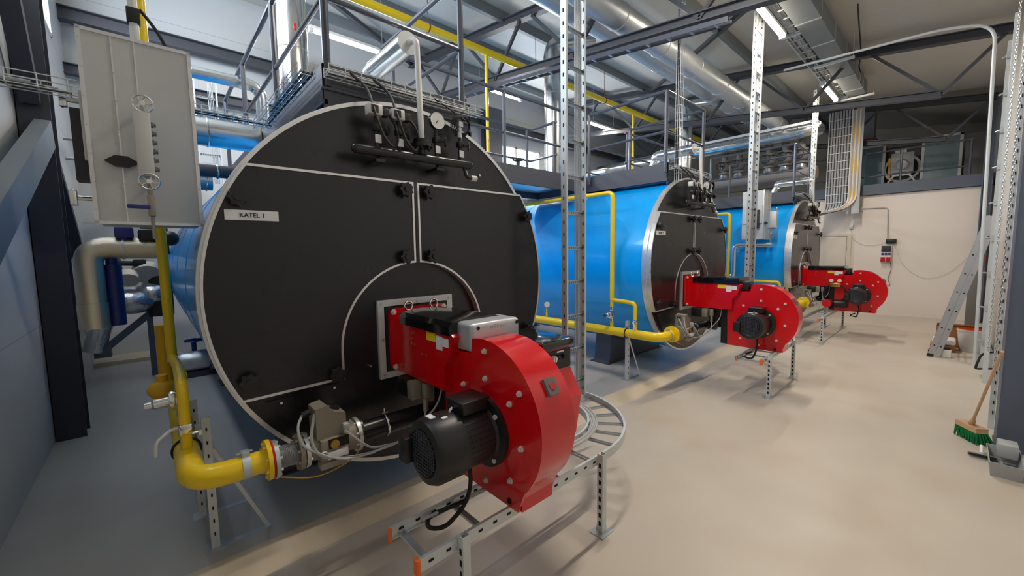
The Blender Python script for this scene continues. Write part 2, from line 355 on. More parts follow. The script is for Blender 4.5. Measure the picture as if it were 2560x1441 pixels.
# ------------------------------------------------------------------ boilers
ZC, R = 1.575, 1.25
BX = [0, 4.465, 9.16]; BY = [0, 0, -.387]
def make_boiler(n):
    lab = ['huge blue boiler with black front closest to the camera, plate reads KATEL 1', 'blue boiler with black front in the middle of the row, its blue side fully seen', 'blue boiler furthest along the row beside the far white wall'][n]
    t = thing('boiler', lab, 'boiler', (BX[n], BY[n], 0), 'steam boilers in a row')
    prof = [(1.225, .05)]
    for k in range(4): y = 1.3 * (k + 1); prof += [(1.225, y - .02), (1.229, y - .018), (1.229, y + .018), (1.225, y + .02)]
    prof += [(1.225, 5.85), (1.1, 5.9)]
    MB().lathe(prof, (0, 0, ZC), (0, 1, 0), 128, False, True).build('shell', 'blue', t)
    MB().lathe([(1.243, 0), (1.243, .06)], (0, 0, ZC), (0, 1, 0), 128).build('front_plate', 'black', t)
    b = MB(); b.lathe([(1.226, -.001), (1.226, -.007), (1.25, -.007), (1.25, .055), (1.226, .055)], (0, 0, ZC), (0, 1, 0), 128, False, False); b.build('rim', 'steel_trim', t)
    for s in (-1, 1):
        r = 1.237; zt, zb = .722, -.574
        a0 = math.atan2(zt, -1.005); a1 = math.atan2(zb, -1.097) + 2 * PI
        P = [(-.014, ZC + zt)] + arc(0, ZC, r, a0, a1, 28) + [(-.545, ZC - .56)] + arc(0, 1.194, .545, PI, PI / 2 + .027, 16)
        P = [(x * -s, z) for x, z in P]
        I = inset(P, .014); I2 = inset(P, .016)
        d = MB().prism(I2, 'Y', -.056, -.003).build('boiler_door', 'black', t)
        b = MB(); v0 = b.ring([(x, -.004, z) for x, z in P]); v1 = b.ring([(x, -.062, z) for x, z in P], v0); v2 = b.ring([(x, -.062, z) for x, z in I], v1); b.ring([(x, -.05, z) for x, z in I], v2)
        b.build('door_trim', 'steel_trim', d, 30)
        for x, z in ((-.092, 2.235), (-.105, 1.78), (-1.05, 2.11), (-1.06, 1.12), (-.6, 1.06)):
            x *= -s
            b = MB(); b.cyl((x, -.056, z), (x, -.085, z), .018, n=10)
            star = []
            for k in range(14): rr = .052 if k % 2 else .038; star.append((x + rr * math.cos(k * PI / 7), z + rr * math.sin(k * PI / 7)))
            b.prism(star, 'Y', -.115, -.085); b.cyl((x, -.115, z), (x, -.125, z), .02, n=10); b.build('star_knob', 'black_plastic', d, 60)
    p = MB().box(-1.109, -.86, -.064, -.056, 1.992, 2.046, .001, 1).build('name_plate', 'sticker_white', t)
    text('plate_lettering', 'KATEL %d' % (n + 1), .032, 'rubber', p, (-.985, -.0655, 2.019), (PI / 2, 0, 0))
    b = MB(); b.prism([(-.98, .96), (-.56, .985), (-.56, .72), (-.78, .7)], 'Y', -.012, .0); b.build('lower_cover', 'black', t)
    b = MB()
    for x, z in ((-.9, .94), (-.6, .96), (-.6, .75), (-.36, 1.05), (.36, 1.05), (.6, 2.42), (-.1, .8)): b.cyl((x, -.022, z), (x, -.0, z), .008, n=8)
    b.build('cover_bolts', 'chrome', t)
    for y in (.85, 3.9):
        MB().prism([(-.79, .075), (.79, .075), (.76, .13), (.7, .62), (-.7, .62), (-.76, .13)], 'Y', y, y + .28).box(-.83, .83, y - .03, y + .31, .074, .09).build('saddle', 'dark_steel', t)
    return t
def make_manifold(t):
    m = MB(); m.tube([(-.433, -.135, 2.447), (.39, -.165, 2.447)], .03, 16); m.sphere((-.433, -.135, 2.447), .03); m.sphere((.39, -.165, 2.447), .03)
    for x in (-.28, .16): m.box(x - .03, x + .03, -.14, 0, 2.385, 2.405); m.cyl((x, -.1, 2.405), (x, -.1, 2.45), .012)
    m.tube([(.35, -.16, 2.43), (.36, -.17, 2.36), (.4, -.18, 2.35)], .014, bend=.04)
    m = m.build('manifold_pipe', 'black', t)
    MB().cyl((.395, -.18, 2.351), (.44, -.185, 2.351), .02, n=14).build('drain_cap', 'white_paint', m)
    for x in (-.3, -.15, .13, .33):
        b = MB(); b.cyl((x, -.14, 2.46), (x, -.14, 2.66), .013, n=12); b.box(x - .022, x + .022, -.165, -.115, 2.57, 2.61, .006)
        b.cyl((x + .01, -.15, 2.585), (x + .055, -.175, 2.58), .008, n=8); b.cyl((x + .05, -.168, 2.58), (x + .06, -.176, 2.579), .034, n=16); b.build('needle_valve', 'black_plastic', m)
        MB().box(x - .02, x + .02, -.164, -.158, 2.495, 2.545, .002, 1).build('valve_tag', 'sticker_white', m)
    for x in (-.3, -.15):
        b = MB(); b.box(x - .06, x + .03, -.18, -.11, 2.66, 2.725, .008); b.build('pressure_switch', 'cabinet', m)
        MB().box(x - .045, x + .0, -.183, -.18, 2.67, 2.715).build('switch_window', 'black_plastic', m); MB().box(x + .03, x + .075, -.17, -.12, 2.665, 2.715, .006).build('switch_plug', 'black_plastic', m)
        MB().tube([(x + .07, -.15, 2.69), (x + .12, -.17, 2.62), (x + .13, -.17, 2.52), (x + .09, -.19, 2.47), (x + .02, -.2, 2.52), (x - .03, -.2, 2.66), (x - .03, -.1, 2.84), (x - .1, -.02, 2.93)], .009, 6, bend=.07).build('switch_cable', 'rubber', m)
    g = MB(); g.lathe([(.056, 0), (.056, .03), (.05, .032)], (.13, -.14, 2.715), (0, -1, 0), 28); g.cyl((.13, -.14, 2.65), (.13, -.14, 2.67), .012); g = g.build('pressure_gauge', 'chrome', m)
    MB().lathe([(.049, 0), (.049, .002)], (.13, -.1715, 2.715), (0, -1, 0), 28).build('dial', 'glass_dial', g)
    MB().bar((.13, -.175, 2.715), (.11, -.175, 2.69), .005, .002, (0, 1, 0)).build('needle', 'rubber', g)
    b = MB(); b.cyl((.33, -.14, 2.64), (.33, -.14, 2.72), .016); b.box(.31, .35, -.165, -.12, 2.71, 2.75, .006); b.build('level_probe', 'galv', m)
    b = MB()
    for k in range(4): b.torus((.35, -.12 - .012 * k, 2.73), (.1, 1, .15), .075 - .006 * k, .005, 22, 6)
    b.tube([(.4, -.12, 2.78), (.3, -.03, 2.88), (.2, .0, 2.93)], .006, 6, bend=.05); b.build('probe_cable', 'rubber', m)
    b = MB(); b.lathe([(.02, 0), (.02, .05), (.07, .052), (.07, .074), (.058, .076), (.058, .1)], (.017, -.135, 2.47), (0, 0, 1), 28)
    for k in range(6): a = k * PI / 3; b.cyl((.017 + .055 * math.cos(a), -.135 + .055 * math.sin(a), 2.505), (.017 + .055 * math.cos(a), -.135 + .055 * math.sin(a), 2.552), .008, n=8)
    b.build('pipe_flange', 'black_plastic', m)
boilers = []
for n in range(3):
    t = make_boiler(n); make_manifold(t); boilers.append(t)

# vent silencers on top of each boiler front
def make_vent():
    t = thing('vent_silencer', 'round galvanised silencer with thin white pipe above the nearest boiler', 'silencer', (0, 0, 0), 'vent silencers')
    MB().lathe([(.07, -.03), (.074, -.03), (.074, .52), (.07, .52)], (.0, .0, 3.235), (0, 1, 0), 32).build('silencer_body', 'insul', t)
    MB().lathe([(.07, -.036), (.076, -.036), (.076, -.028)], (0, 0, 3.235), (0, 1, 0), 32, True, True).build('end_cap', 'galv_light', t)
    MB().tube([(0, -.03, 3.235), (.02, -.11, 3.235), (.02, -.135, 2.57)], .02, 12, bend=.04).build('vent_pipe', 'white_paint', t)
    MB().sphere((0, .54, 3.21), .085, (1, .9, 1.05)).tube([(0, .5, 3.23), (0, .6, 3.12), (0, .62, 2.98)], .06, 12, bend=.1).build('foil_elbow', 'foil', t)
    b = MB()
    for k in range(6): b.box(-.008, .008, .02 + .09 * k, .036 + .09 * k, 3.306, 3.314)
    b.build('seam_clips', 'galv', t)
    return t
v = make_vent()
for n, lb in ((1, 'galvanised silencer with thin pipe above the middle boiler front'), (2, 'foil wrapped silencer above the front of the furthest boiler')): dup(v, BX[n], BY[n], lb)

# ------------------------------------------------------------------ burners
def make_burner():
    t = thing('burner', 'large red burner with black motor on the nearest boiler', 'burner', (0, 0, 0), 'red gas burners')
    b = MB(); P = [(-.297, .944), (.297, .944), (.297, 1.488), (-.297, 1.488)]; I = inset(P, .044)
    v0 = b.ring([(x, 0, z) for x, z in P]); v1 = b.ring([(x, -.028, z) for x, z in P], v0); v2 = b.ring([(x, -.028, z) for x, z in I], v1); b.ring([(x, 0, z) for x, z in I], v2)
    f = b.build('mounting_frame', 'galv_light', t)
    b = MB()
    for x in (-.27, 0, .27):
        for z in (.97, 1.216, 1.462):
            if abs(x) > .1 or abs(z - 1.216) > .1: b.cyl((x, -.034, z), (x, -.028, z), .009, n=8)
    b.build('frame_screws', 'galv', f)
    MB().box(-.247, .247, -.034, -.001, .994, 1.438).build('gasket', 'rubber', t)
    rr = []
    for cx, cy, a in ((.19, 1.39, 0), (-.19, 1.39, PI / 2), (-.19, 1.04, PI), (.19, 1.04, 1.5 * PI)): rr += arc(cx, cy, .038, a, a + PI / 2, 6)
    MB().prism(rr, 'Y', -.062, -.034).build('burner_flange', 'red', t)
    for x in (-.2, .2):
        for z in (1.405, 1.022): MB().cyl((x, -.062, z), (x, -.066, z), .02, n=16).cyl((x, -.066, z), (x, -.08, z), .013, n=6).build('flange_bolt', 'white_trim', t)
    for x in (-.1, .1): MB().torus((x, -.085, 1.44), (0, 1, 0), .03, .008, 20, 8).build('lifting_ring', 'chrome', t)
    MB().prism([(-.06, .995), (-.06, 1.36), (-.72, 1.36), (-.76, 1.33), (-.72, 1.2), (-.66, 1.14), (-.66, .998)], 'X', -.186, .186).build('blast_tube', 'red', t)
    tp = [(-.2, 1.335), (-.2, 1.385), (-.175, 1.412), (-.1, 1.425), (.1, 1.425), (.175, 1.412), (.2, 1.385), (.2, 1.335)]
    b = MB(); b.prism(tp, 'Y', -.74, -.14); b.build('top_cover', 'black_gloss', t, 25)
    # fan housing
    arcp = [(-.97 - .425 * math.sin(a), .92 + .425 * math.cos(a)) for a in [-.2 + k * 2.55 / 22 for k in range(23)]]
    out = arcp + [(-1.262, .6), (-1.225, .503), (-.6, .51), (-.585, 1.1), (-.6, 1.19), (-.66, 1.24), (-.86, 1.25), (-.87, 1.33)]
    MB().prism(out, 'X', -.136, -.122).build('side_plate', 'red', t, 20)
    I = inset(out, .01)
    MB().prism(I, 'X', -.124, .115).build('fan_housing', 'red', t, 20)
    MB().box(-.12, .1, -1.24, -1.18, .503, .58).box(.1, .2, -1.2, -.66, .62, 1.08, .03, 3).build('side_casing', 'red', t)
    for y, z in ((-.983, 1.282), (-1.249, 1.12), (-1.256, .847), (-1.173, .649), (-.974, .566), (-.985, 1.135), (-1.176, 1.049), (-.784, 1.058), (-.76, .62)):
        MB().cyl((-.136, y, z), (-.14, y, z), .016, n=16).cyl((-.14, y, z), (-.152, y, z), .011, n=6).build('housing_bolt', 'white_trim', t)
    MB().cyl((-.137, -1.16, .535), (-.14, -1.16, .535), .016, n=14).build('foot_hole', 'dark_hole', t)
    # emblem on the rim
    q = MB(); al = math.radians(58); cy, czz = -.97 - .418 * math.sin(al), .92 + .418 * math.cos(al); nrm = Vector((0, -math.sin(al), math.cos(al))); tg = Vector((0, -math.cos(al), -math.sin(al)))
    c0 = Vector((-.0, cy, czz)); q.sweep([(-.038, -.042), (.038, -.042), (.038, .042), (-.038, .042)], c0 - nrm * .01, c0 + nrm * .014, (0, 0, 1)); e = q.build('emblem_plate', 'pvc', t)
    s = [(-.02, .014), (.02, .014), (.02, -.004), (.012, -.016), (0, -.022), (-.012, -.016), (-.02, -.004)]
    q = MB(); v0 = q.ring([c0 + nrm * .0145 + Vector((x, 0, 0)) - tg * y for x, y in s]); v1 = q.ring([c0 + nrm * .017 + Vector((x, 0, 0)) - tg * y for x, y in s], v0); q.b.faces.new(v1); q.build('shield', 'red_plastic', e)
    # silver control box
    bx = MB().box(-.14, .22, -.875, -.67, 1.25, 1.412, .024, 4).build('sensor_box', 'silver_box', t)
    b = MB()
    for x in (-.095, .195): b.cyl((x, -.875, 1.385), (x, -.878, 1.385), .011, n=14)
    b.build('box_screws', 'rubber', bx)
    text('box_lettering', 'o i l o n', .036, 'alu', bx, (.05, -.8755, 1.382), (PI / 2, 0, 0), .0012)
    # panel with switches
    pc = MB().prism([(-.7, .62), (-1.12, .7), (-1.16, .95), (-1.075, 1.1), (-1.075, 1.235), (-.7, 1.235)], 'X', .19, .45).build('panel_casing', 'red', t)
    MB().box(.18, .465, -1.1, -.68, 1.232, 1.288, .014, 3).build('panel_lid', 'black_gloss', pc)
    MB().box(.225, .442, -1.083, -1.074, 1.108, 1.222).build('switch_panel', 'black_plastic', pc)
    MB().cyl((.285, -1.083, 1.18), (.285, -1.104, 1.18), .018, n=16).box(.281, .289, -1.112, -1.096, 1.165, 1.195).build('rotary_switch', 'sticker_white', pc)
    for x in (.33, .375): MB().cyl((x, -1.083, 1.18), (x, -1.097, 1.18), .014, n=14).build('push_button', 'rubber', pc)
    MB().box(.32, .38, -1.0845, -1.082, 1.208, 1.217).build('panel_tag', 'sticker_white', pc)
    # stickers
    MB().box(-.1885, -.1865, -.575, -.473, 1.275, 1.325).build('yellow_sticker', 'sticker_yellow', t)
    MB().box(-.1885, -.1865, -.65, -.58, 1.235, 1.318).build('white_sticker', 'sticker_white', t)
    MB().box(-.1885, -.1865, -.715, -.652, 1.262, 1.312).build('white_sticker', 'sticker_white', t)
    b = MB()
    for y, z in ((-.27, 1.29), (-.3, 1.29), (-.27, 1.25), (-.27, 1.22), (-.31, 1.22), (-.4, 1.17), (-.45, 1.17)): b.cyl((-.186, y, z), (-.191, y, z), .006, n=8)
    b.build('rivets', 'chrome', t)
    # motor
    Y, Z = -.975, .855
    m = MB().lathe([(.19, .136), (.19, .16), (.155, .168), (.14, .19), (.14, .36)], (0, Y, Z), (-1, 0, 0), 40)
    for k in range(34):
        a = 2 * PI * k / 34
        if .62 < a / PI < .86 and False: continue
        ca, sa = math.cos(a), math.sin(a); m.bar((-.185, Y + .147 * ca, Z + .147 * sa), (-.36, Y + .147 * ca, Z + .147 * sa), .004, .026, (0, -sa, ca))
    m = m.build('motor', 'black_plastic', t)
    MB().lathe([(.155, .345), (.163, .35), (.163, .48), (.15, .508), (.118, .516), (.112, .512)], (0, Y, Z), (-1, 0, 0), 44, False, True).build('fan_cowl', 'black_plastic', m)
    b = MB()
    for k in range(-6, 7):
        h = math.sqrt(max(0, .11 ** 2 - (k * .0165) ** 2)); b.bar((-.517, Y + k * .0165, Z - h), (-.517, Y + k * .0165, Z + h), .003, .004, (1, 0, 0)); b.bar((-.517, Y - h, Z + k * .0165), (-.517, Y + h, Z + k * .0165), .003, .004, (1, 0, 0))
    b.build('cowl_grille', 'tube_steel', m)
    MB().box(-.33, -.175, Y - .075, Y + .075, 1.0, 1.062, .008).box(-.34, -.165, Y - .08, Y + .08, 1.05, 1.068, .006).build('terminal_box', 'black_plastic', m)
    MB().torus((-.34, Y, 1.01), (0, 1, 0), .02, .008, 16, 8).build('eye_bolt', 'chrome', m)
    for a in (.8, 2.4, 4.0, 5.5): MB().cyl((-.16, Y + .165 * math.cos(a), Z + .165 * math.sin(a)), (-.175, Y + .165 * math.cos(a), Z + .165 * math.sin(a)), .013, n=6).build('motor_bolt', 'white_trim', m)
    MB().box(-.48, -.45, Y - .02, Y + .03, Z + .16, Z + .166).box(-.43, -.4, Y - .05, Y - .02, Z + .152, Z + .16).build('motor_tag', 'sticker_white', m)
    MB().box(-.56, -.5, Y + .09, Y + .17, Z - .08, Z + .05, .01).build('cowl_socket', 'black_plastic', m)
    MB().tube([(-.25, Y, .72), (-.26, Y - .03, .6), (-.3, Y - .02, .5), (-.42, Y - .02, .44), (-.5, Y + .02, .46), (-.45, Y + .08, .47), (-.3, Y + .02, .5), (-.24, Y + .04, .48)], .011, 8, bend=.08).build('motor_cable', 'rubber', m)
    # servo and air damper gear below the tube
    a = MB().box(-.23, -.13, -.28, -.14, .86, .985, .012).build('servo_motor', 'black_plastic', t)
    MB().box(-.24, -.15, -.36, -.29, .87, .985, .006).box(-.18, -.12, -.42, -.37, .88, .98, .01).cyl((-.17, -.4, .88), (-.17, -.4, .8), .018, n=12).build('damper_gear', 'valve_grey', t)
    MB().cyl((-.0, -.4, .99), (-.0, -.4, .72), .09, n=24).build('gas_inlet', 'black', t)
    MB().prism([(-.6, .51), (-.6, .98), (-.45, .98), (-.42, .9), (-.5, .75), (-.5, .51)], 'X', -.1, .1).build('air_intake', 'black_plastic', t)
    MB().tube([(-.17, -.4, .8), (-.2, -.42, .72), (-.35, -.38, .64), (-.6, -.36, .63), (-.8, -.36, .7), (-.84, -.34, .8), (-.8, -.3, .93)], .008, 8, bend=.1).build('servo_cable', 'cable_grey', t)
    MB().tube([(-.1, -.5, .98), (-.14, -.5, .85), (-.3, -.4, .68)], .006, 8, bend=.1).build('sensor_cable', 'cable_grey', t)
    return t
bu = make_burner()
bu2 = dup(bu, BX[1], BY[1], 'red burner with black motor on the middle boiler')
bu3 = dup(bu, BX[2], BY[2], 'red burner with fuel pump and gauges by the far white wall')
for q in (bu2, bu3):
    for ch in list(q.children):
        if ch.name.startswith('sensor_box'):
            for g2 in list(ch.children): bpy.data.objects.remove(g2)
            bpy.data.objects.remove(ch)
    MB().box(-.1, .1, -.83, -.7, 1.25, 1.375, .02, 3).build('damper_motor', 'black_plastic', q)
# extra oil pump group on the third burner
p = MB(); p.cyl((-.14, -.5, .66), (-.32, -.5, .66), .08, n=24); p = p.build('oil_pump', 'red', bu3)
MB().lathe([(.085, 0), (.085, .16), (.07, .2)], (-.22, -.62, .66), (0, -1, 0), 24).build('pump_motor', 'black_plastic', bu3)
for y in (-.55, -.68): MB().lathe([(.035, 0), (.035, .02)], (-.24, y, 1.13), (-1, 0, 0), 20).build('oil_gauge', 'glass_dial', bu3)
MB().box(-.25, -.2, -.7, -.52, 1.0, 1.08, .008).cyl((-.22, -.55, 1.08), (-.22, -.55, 1.12), .01).cyl((-.22, -.68, 1.08), (-.22, -.68, 1.12), .01).build('oil_manifold', 'brass', bu3)
MB().tube([(-.23, -.52, 1.04), (-.26, -.42, .9), (-.26, -.46, .72), (-.26, -.62, .66), (-.26, -.8, .78), (-.25, -.78, .98), (-.23, -.7, 1.04)], .014, 8, bend=.12).build('oil_hose', 'rubber', bu3)

# ------------------------------------------------------------------ gas trains
def make_train():
    t = thing('gas_valve_train', 'grey gas valve train with steel bellows below the nearest boiler door', 'valve', (0, 0, 0), 'gas valve trains')
    Y, Z = -.25, .722
    prof = [(.05, 0)]
    for k in range(14): prof += [(.06, .004 + k * .0075), (.048, .0075 + k * .0075)]
    MB().lathe(prof + [(.05, .112)], (-.99, Y, Z), (1, 0, 0), 32).build('bellows', 'steel_trim', t)
    def fl(name, x, w, r, m):
        b = MB().cyl((x, Y, Z), (x + w, Y, Z), r, n=32)
        for k in range(8): a = PI / 8 + k * PI / 4; b.cyl((x - .012, Y + .82 * r * math.cos(a), Z + .82 * r * math.sin(a)), (x + w + .012, Y + .82 * r * math.cos(a), Z + .82 * r * math.sin(a)), .009, n=6)
        return b.build(name, m, t)
    fl('inlet_flange', -1.003, .02, .1, 'galv'); fl('bellows_flange', -.885, .022, .098, 'valve_grey'); fl('valve_flange', -.858, .02, .096, 'steel_trim'); fl('outlet_flange', -.575, .022, .1, 'steel_trim')
    b = MB(); b.lathe([(.06, 0), (.075, .05), (.08, .13), (.075, .2), (.088, .262)], (-.84, Y, Z), (1, 0, 0), 28); b.box(-.79, -.64, Y - .1, Y + .06, .64, .78, .012); b.box(-.8, -.66, Y - .115, Y - .05, .62, .66, .01); v = b.build('valve_body', 'valve_grey', t)
    MB().prism([(-.8, .78), (-.66, .78), (-.64, .82), (-.64, .9), (-.7, .92), (-.74, .965), (-.8, .955)], 'Y', Y - .07, Y + .06).build('actuator', 'valve_grey', v)
    MB().cyl((-.81, Y, .93), (-.85, Y, .92), .018, n=12).build('cable_gland', 'black_plastic', v); MB().cyl((-.68, Y, .905), (-.68, Y, .925), .028, n=14).build('vent_cap', 'black_plastic', v)
    MB().box(-.75, -.64, Y - .104, Y - .098, .725, .78).build('adjuster_recess', 'rubber', v)
    MB().cyl((-.72, Y - .1, .752), (-.72, Y - .118, .752), .024, n=16).build('adjuster_cap', 'brass', v)
    MB().torus((-.775, Y - .1, .705), (0, 1, 0), .014, .006, 16, 6).box(-.76, -.65, Y - .118, Y - .1, .672, .712, .004).build('test_port', 'sticker_white', v)
    MB().box(-.665, -.635, Y - .11, Y - .07, .8, .845, .006).build('valve_plug', 'cable_grey', v)
    MB().tube([(-.66, Y - .11, .81), (-.58, Y - .13, .72), (-.52, Y - .12, .66), (-.3, Y - .1, .62)], .007, 8, bend=.06).build('valve_cable', 'cable_grey', t)
    MB().tube([(-.85, Y, .92), (-.89, Y - .05, .88), (-.88, Y - .09, .78), (-.7, Y - .13, .65), (-.5, Y - .12, .63)], .007, 8, bend=.1).build('actuator_cable', 'cable_grey', t)
    MB().tube([(-.553, Y, Z), (.0, Y, Z), (.0, -.4, Z)], .062, 24, bend=.12).cyl((-.555, Y, Z), (-.54, Y, Z), .1, n=28).build('black_pipe', 'black', t)
    MB().torus((-.38, Y, Z), (1, 0, 0), .066, .008, 24, 6).cyl((-.38, Y, .785), (-.38, Y, .83), .006, n=8).box(-.4, -.36, Y - .01, Y + .01, .8, .81).build('pipe_clamp', 'chrome', t)
    MB().tube([(-.98, Y - .03, .63), (-.8, Y - .06, .56), (-.6, Y - .05, .6), (-.55, Y - .05, .66)], .004, 6, bend=.1).build('earth_wire', 'yellow_old', t)
    return t
tr = make_train()
dup(tr, BX[1], BY[1], 'grey gas valve train below the middle boiler door'); dup(tr, BX[2], BY[2], 'grey gas valve train crowded beside the red burner furthest away')

def make_gas(bx, by, lab, ceil, ry=.43):
    t = thing('gas_pipe', lab, 'pipe', (bx, by, 0), 'yellow gas supply pipes')
    Y, Z, Xp = -.25, .73, -1.335
    main = MB().tube([(-1.03, Y, Z), (Xp, Y, Z), (Xp, 2.0, Z)], .058, 24, bend=.17, seg=10); main.build('main_pipe', 'yellow', t)
    def fl(p, q, r, nm, m):
        p, q = Vector(p), Vector(q); b = MB().cyl(p, q, r, n=32); a, c = b.frame(q - p)
        for k in range(8): g = PI / 8 + k * PI / 4; o = (a * math.cos(g) + c * math.sin(g)) * r * .8; dd = (q - p).normalized() * .012; b.cyl(p + o - dd, q + o + dd, .009, n=6)
        return b.build(nm, m, t)
    fl((-1.035, Y, Z), (-1.015, Y, Z), .104, 'flange', 'yellow'); fl((Xp, 2.0, Z), (Xp, 2.02, Z), .1, 'flange', 'yellow')
    MB().torus((-1.0095, Y, Z), (1, 0, 0), .098, .0045, 32, 6).build('flange_gasket', 'red_plastic', t)
    MB().cyl((-1.105, Y, Z), (-1.14, Y, Z), .062, n=28).box(-1.14, -1.105, Y - .02, Y + .02, Z + .055, Z + .085, .003).box(-1.16, -1.09, Y - .006, Y + .006, Z + .075, Z + .08).build('pipe_clamp', 'galv', t)
    # small bore loop with regulator and lever valve
    l = MB().tube([(Xp, .085, .76), (Xp, .085, 1.13), (Xp, ry, 1.15)], .026, 14, bend=.06); l.build('bypass_loop', 'yellow', t)
    MB().box(Xp - .03, Xp + .03, .055, .115, .86, .92, .01).build('lever_valve', 'chrome', t)
    MB().tube([(Xp - .03, .085, .9), (Xp - .06, .07, .905), (Xp - .12, .03, .87), (Xp - .125, .02, .8)], .008, 8, bend=.02).build('valve_lever', 'white_trim', t)
    g = MB().lathe([(.02, 0), (.055, .01), (.06, .03), (.055, .05), (.03, .055), (.03, .12), (.022, .13), (.022, .16)], (Xp, ry, .96), (-1, 0, -.05), 24); g.cyl((Xp, ry, .86), (Xp, ry, 1.06), .026, n=14); g.build('pressure_regulator', 'chrome', t)
    MB().cyl((Xp, ry, .76), (Xp, ry, .87), .024, n=14).cyl((Xp, ry, 1.05), (Xp, ry, 1.16), .024, n=14).build('riser_stub', 'yellow', t)
    if ceil:
        MB().tube([(-1.35, .8, 1.12), (-1.35, .8, 5.3)], .028, 14).tube([(Xp, .43, 1.15), (-1.35, .8, 1.15)], .026, 12).build('riser', 'yellow', t)
        MB().tube([(-1.385, 1.02, .85), (-1.385, 1.02, 1.34)], .04, 20).build('filter_body', 'yellow_old', t)
        MB().sphere((-1.41, .62, .99), .075, (1, 1, .8)).cyl((-1.41, .62, .9), (-1.41, .62, 1.08), .03).build('relief_valve', 'yellow_old', t)
    else:
        top = 2.56
        MB().tube([(Xp, ry, 1.15), (Xp, ry, top), (Xp, 3.0 - by, top), (Xp, 3.0 - by, 5.2)], .028, 14, bend=.07).build('riser', 'yellow', t)
    MB().cyl((Xp, 1.62, Z), (Xp, 1.62, .86), .016, n=12).cyl((Xp, 1.62, .86), (Xp, 1.62, .93), .012, n=10).build('gauge_stem', 'yellow', t)
    gg = MB().lathe([(.045, 0), (.045, .03)], (Xp + .0, 1.62, .985), (-.6, -.8, 0), 24).build('pressure_gauge', 'chrome', t)
    MB().lathe([(.04, 0), (.04, .002)], Vector((Xp, 1.62, .985)) + Vector((-.6, -.8, 0)) * .03, (-.6, -.8, 0), 24).build('dial', 'glass_dial', gg)
    MB().torus((Xp, .2, Z), (0, 1, 0), .062, .008, 28, 6).build('pipe_ring', 'rubber', t)
    return t
make_gas(0, 0, 'yellow gas pipe with elbow at the nearest boiler, lower left', True)
make_gas(BX[1], BY[1], 'yellow gas pipe along the blue flank of the middle boiler', False)
make_gas(BX[2], BY[2], 'yellow gas pipe against the furthest boiler, mostly behind the middle burner', False, 1.05)
g = thing('gas_main', 'thick yellow gas main running high under the roof', 'pipe', (0, 3.0, 5.25))
MB().tube([(-1.9, 0, 0), (12.5, 0, 0)], .058, 20).build('main_pipe', 'yellow', g)
for x in (-1.4, 3.13, 7.83): MB().tube([(x, 0, -.02), (x, 0, -.09)], .034, 12).build('branch_tee', 'yellow', g)
for x in (2.0, 4.35, 6.6): MB().torus((x, 0, 0), (1, 0, 0), .064, .01, 24, 6).cyl((x, 0, .06), (x, 0, .7), .006, n=8).build('hanger', 'rust', g)

def make_stand(x, y, lab):
    t = thing('pipe_stand', lab, 'stand', (x, y, .075), 'gas pipe stands')
    MB().sweep(cp(.041, .041), (0, 0, .004), (0, 0, .8), (0, 1, 0)).build('post', 'galv_light', t)
    MB().bar((.02, 0, .6), (.27, -.03, .01), .02, .006, (0, 1, 0)).build('brace', 'galv_light', t)
    MB().box(-.05, .05, -.05, .05, 0, .006).box(-.05, .3, -.035, .005, 0, .005).build('base_plate', 'galv', t)
    b = MB()
    for k in range(9): b.box(-.004, .004, -.023, -.0195, .08 + k * .08, .1 + k * .08)
    b.build('slot', 'dark_hole', t); t.children[-1].name = 'slots'
    MB().cyl((-.08, 0, .72), (.02, 0, .72), .008, n=8).box(-.035, -.02, -.015, .015, .705, .735).build('bolt', 'chrome', t)
    return t
s = make_stand(-1.24, .25, 'galvanised slotted pipe stand behind the yellow elbow, lower left')
dup(s, -.03, .42, 'shorter slotted pipe stand just behind the first one by the yellow elbow')
dup(s, BX[1], 0, 'slotted pipe stand holding the yellow pipe at the middle boiler'); 

# ------------------------------------------------------------------ level cabinets
def make_cabinet():
    t = thing('instrument_cabinet', 'pale grey sheet metal cabinet hanging left of the nearest boiler', 'cabinet', (0, 0, 0), 'instrument cabinets')
    b = MB(); b.box(-1.6, -1.17, .34, .72, 1.985, 2.94, .006, 1); b.build('cabinet_body', 'cabinet', t)
    MB().box(-1.607, -1.59, .333, .35, 1.98, 2.945).box(-1.18, -1.163, .333, .35, 1.98, 2.945).box(-1.607, -1.163, .333, .35, 2.93, 2.947).box(-1.607, -1.163, .333, .35, 1.978, 1.993).box(-1.487, -1.481, .335, .342, 1.99, 2.93).box(-1.4, -1.394, .335, .342, 2.5, 2.93).build('edge_trim', 'steel_trim', t)
    b = MB()
    for x in (-1.6, -1.484, -1.17):
        for k in range(7): b.cyl((x, .332, 2.05 + k * .14), (x, .336, 2.05 + k * .14), .004, n=6)
    b.build('rivets', 'galv', t)
    MB().prism([(-1.55, 2.3), (-1.51, 2.33), (-1.46, 2.33), (-1.415, 2.3), (-1.46, 2.275), (-1.51, 2.275)], 'Y', .31, .334).build('latch', 'black_plastic', t)
    MB().box(-1.62, -1.6, .36, .7, 2.3, 2.64).build('side_flange', 'cabinet', t)
    for z in (2.62, 2.12): MB().tube([(-1.6, .5, z), (-1.68, .5, z)], .012).box(-1.7, -1.67, .48, .52, z - .04, z + .04, .006).build('tapping_valve', 'chrome', t)
    for z in (2.42, 2.32): MB().tube([(-1.62, .5, z), (-1.7, .5, z)], .007).build('tapping_pipe', 'galv', t)
    MB().box(-1.66, -1.6, .4, .5, 2.2, 2.56).build('side_gauge', 'black_plastic', t)
    return t
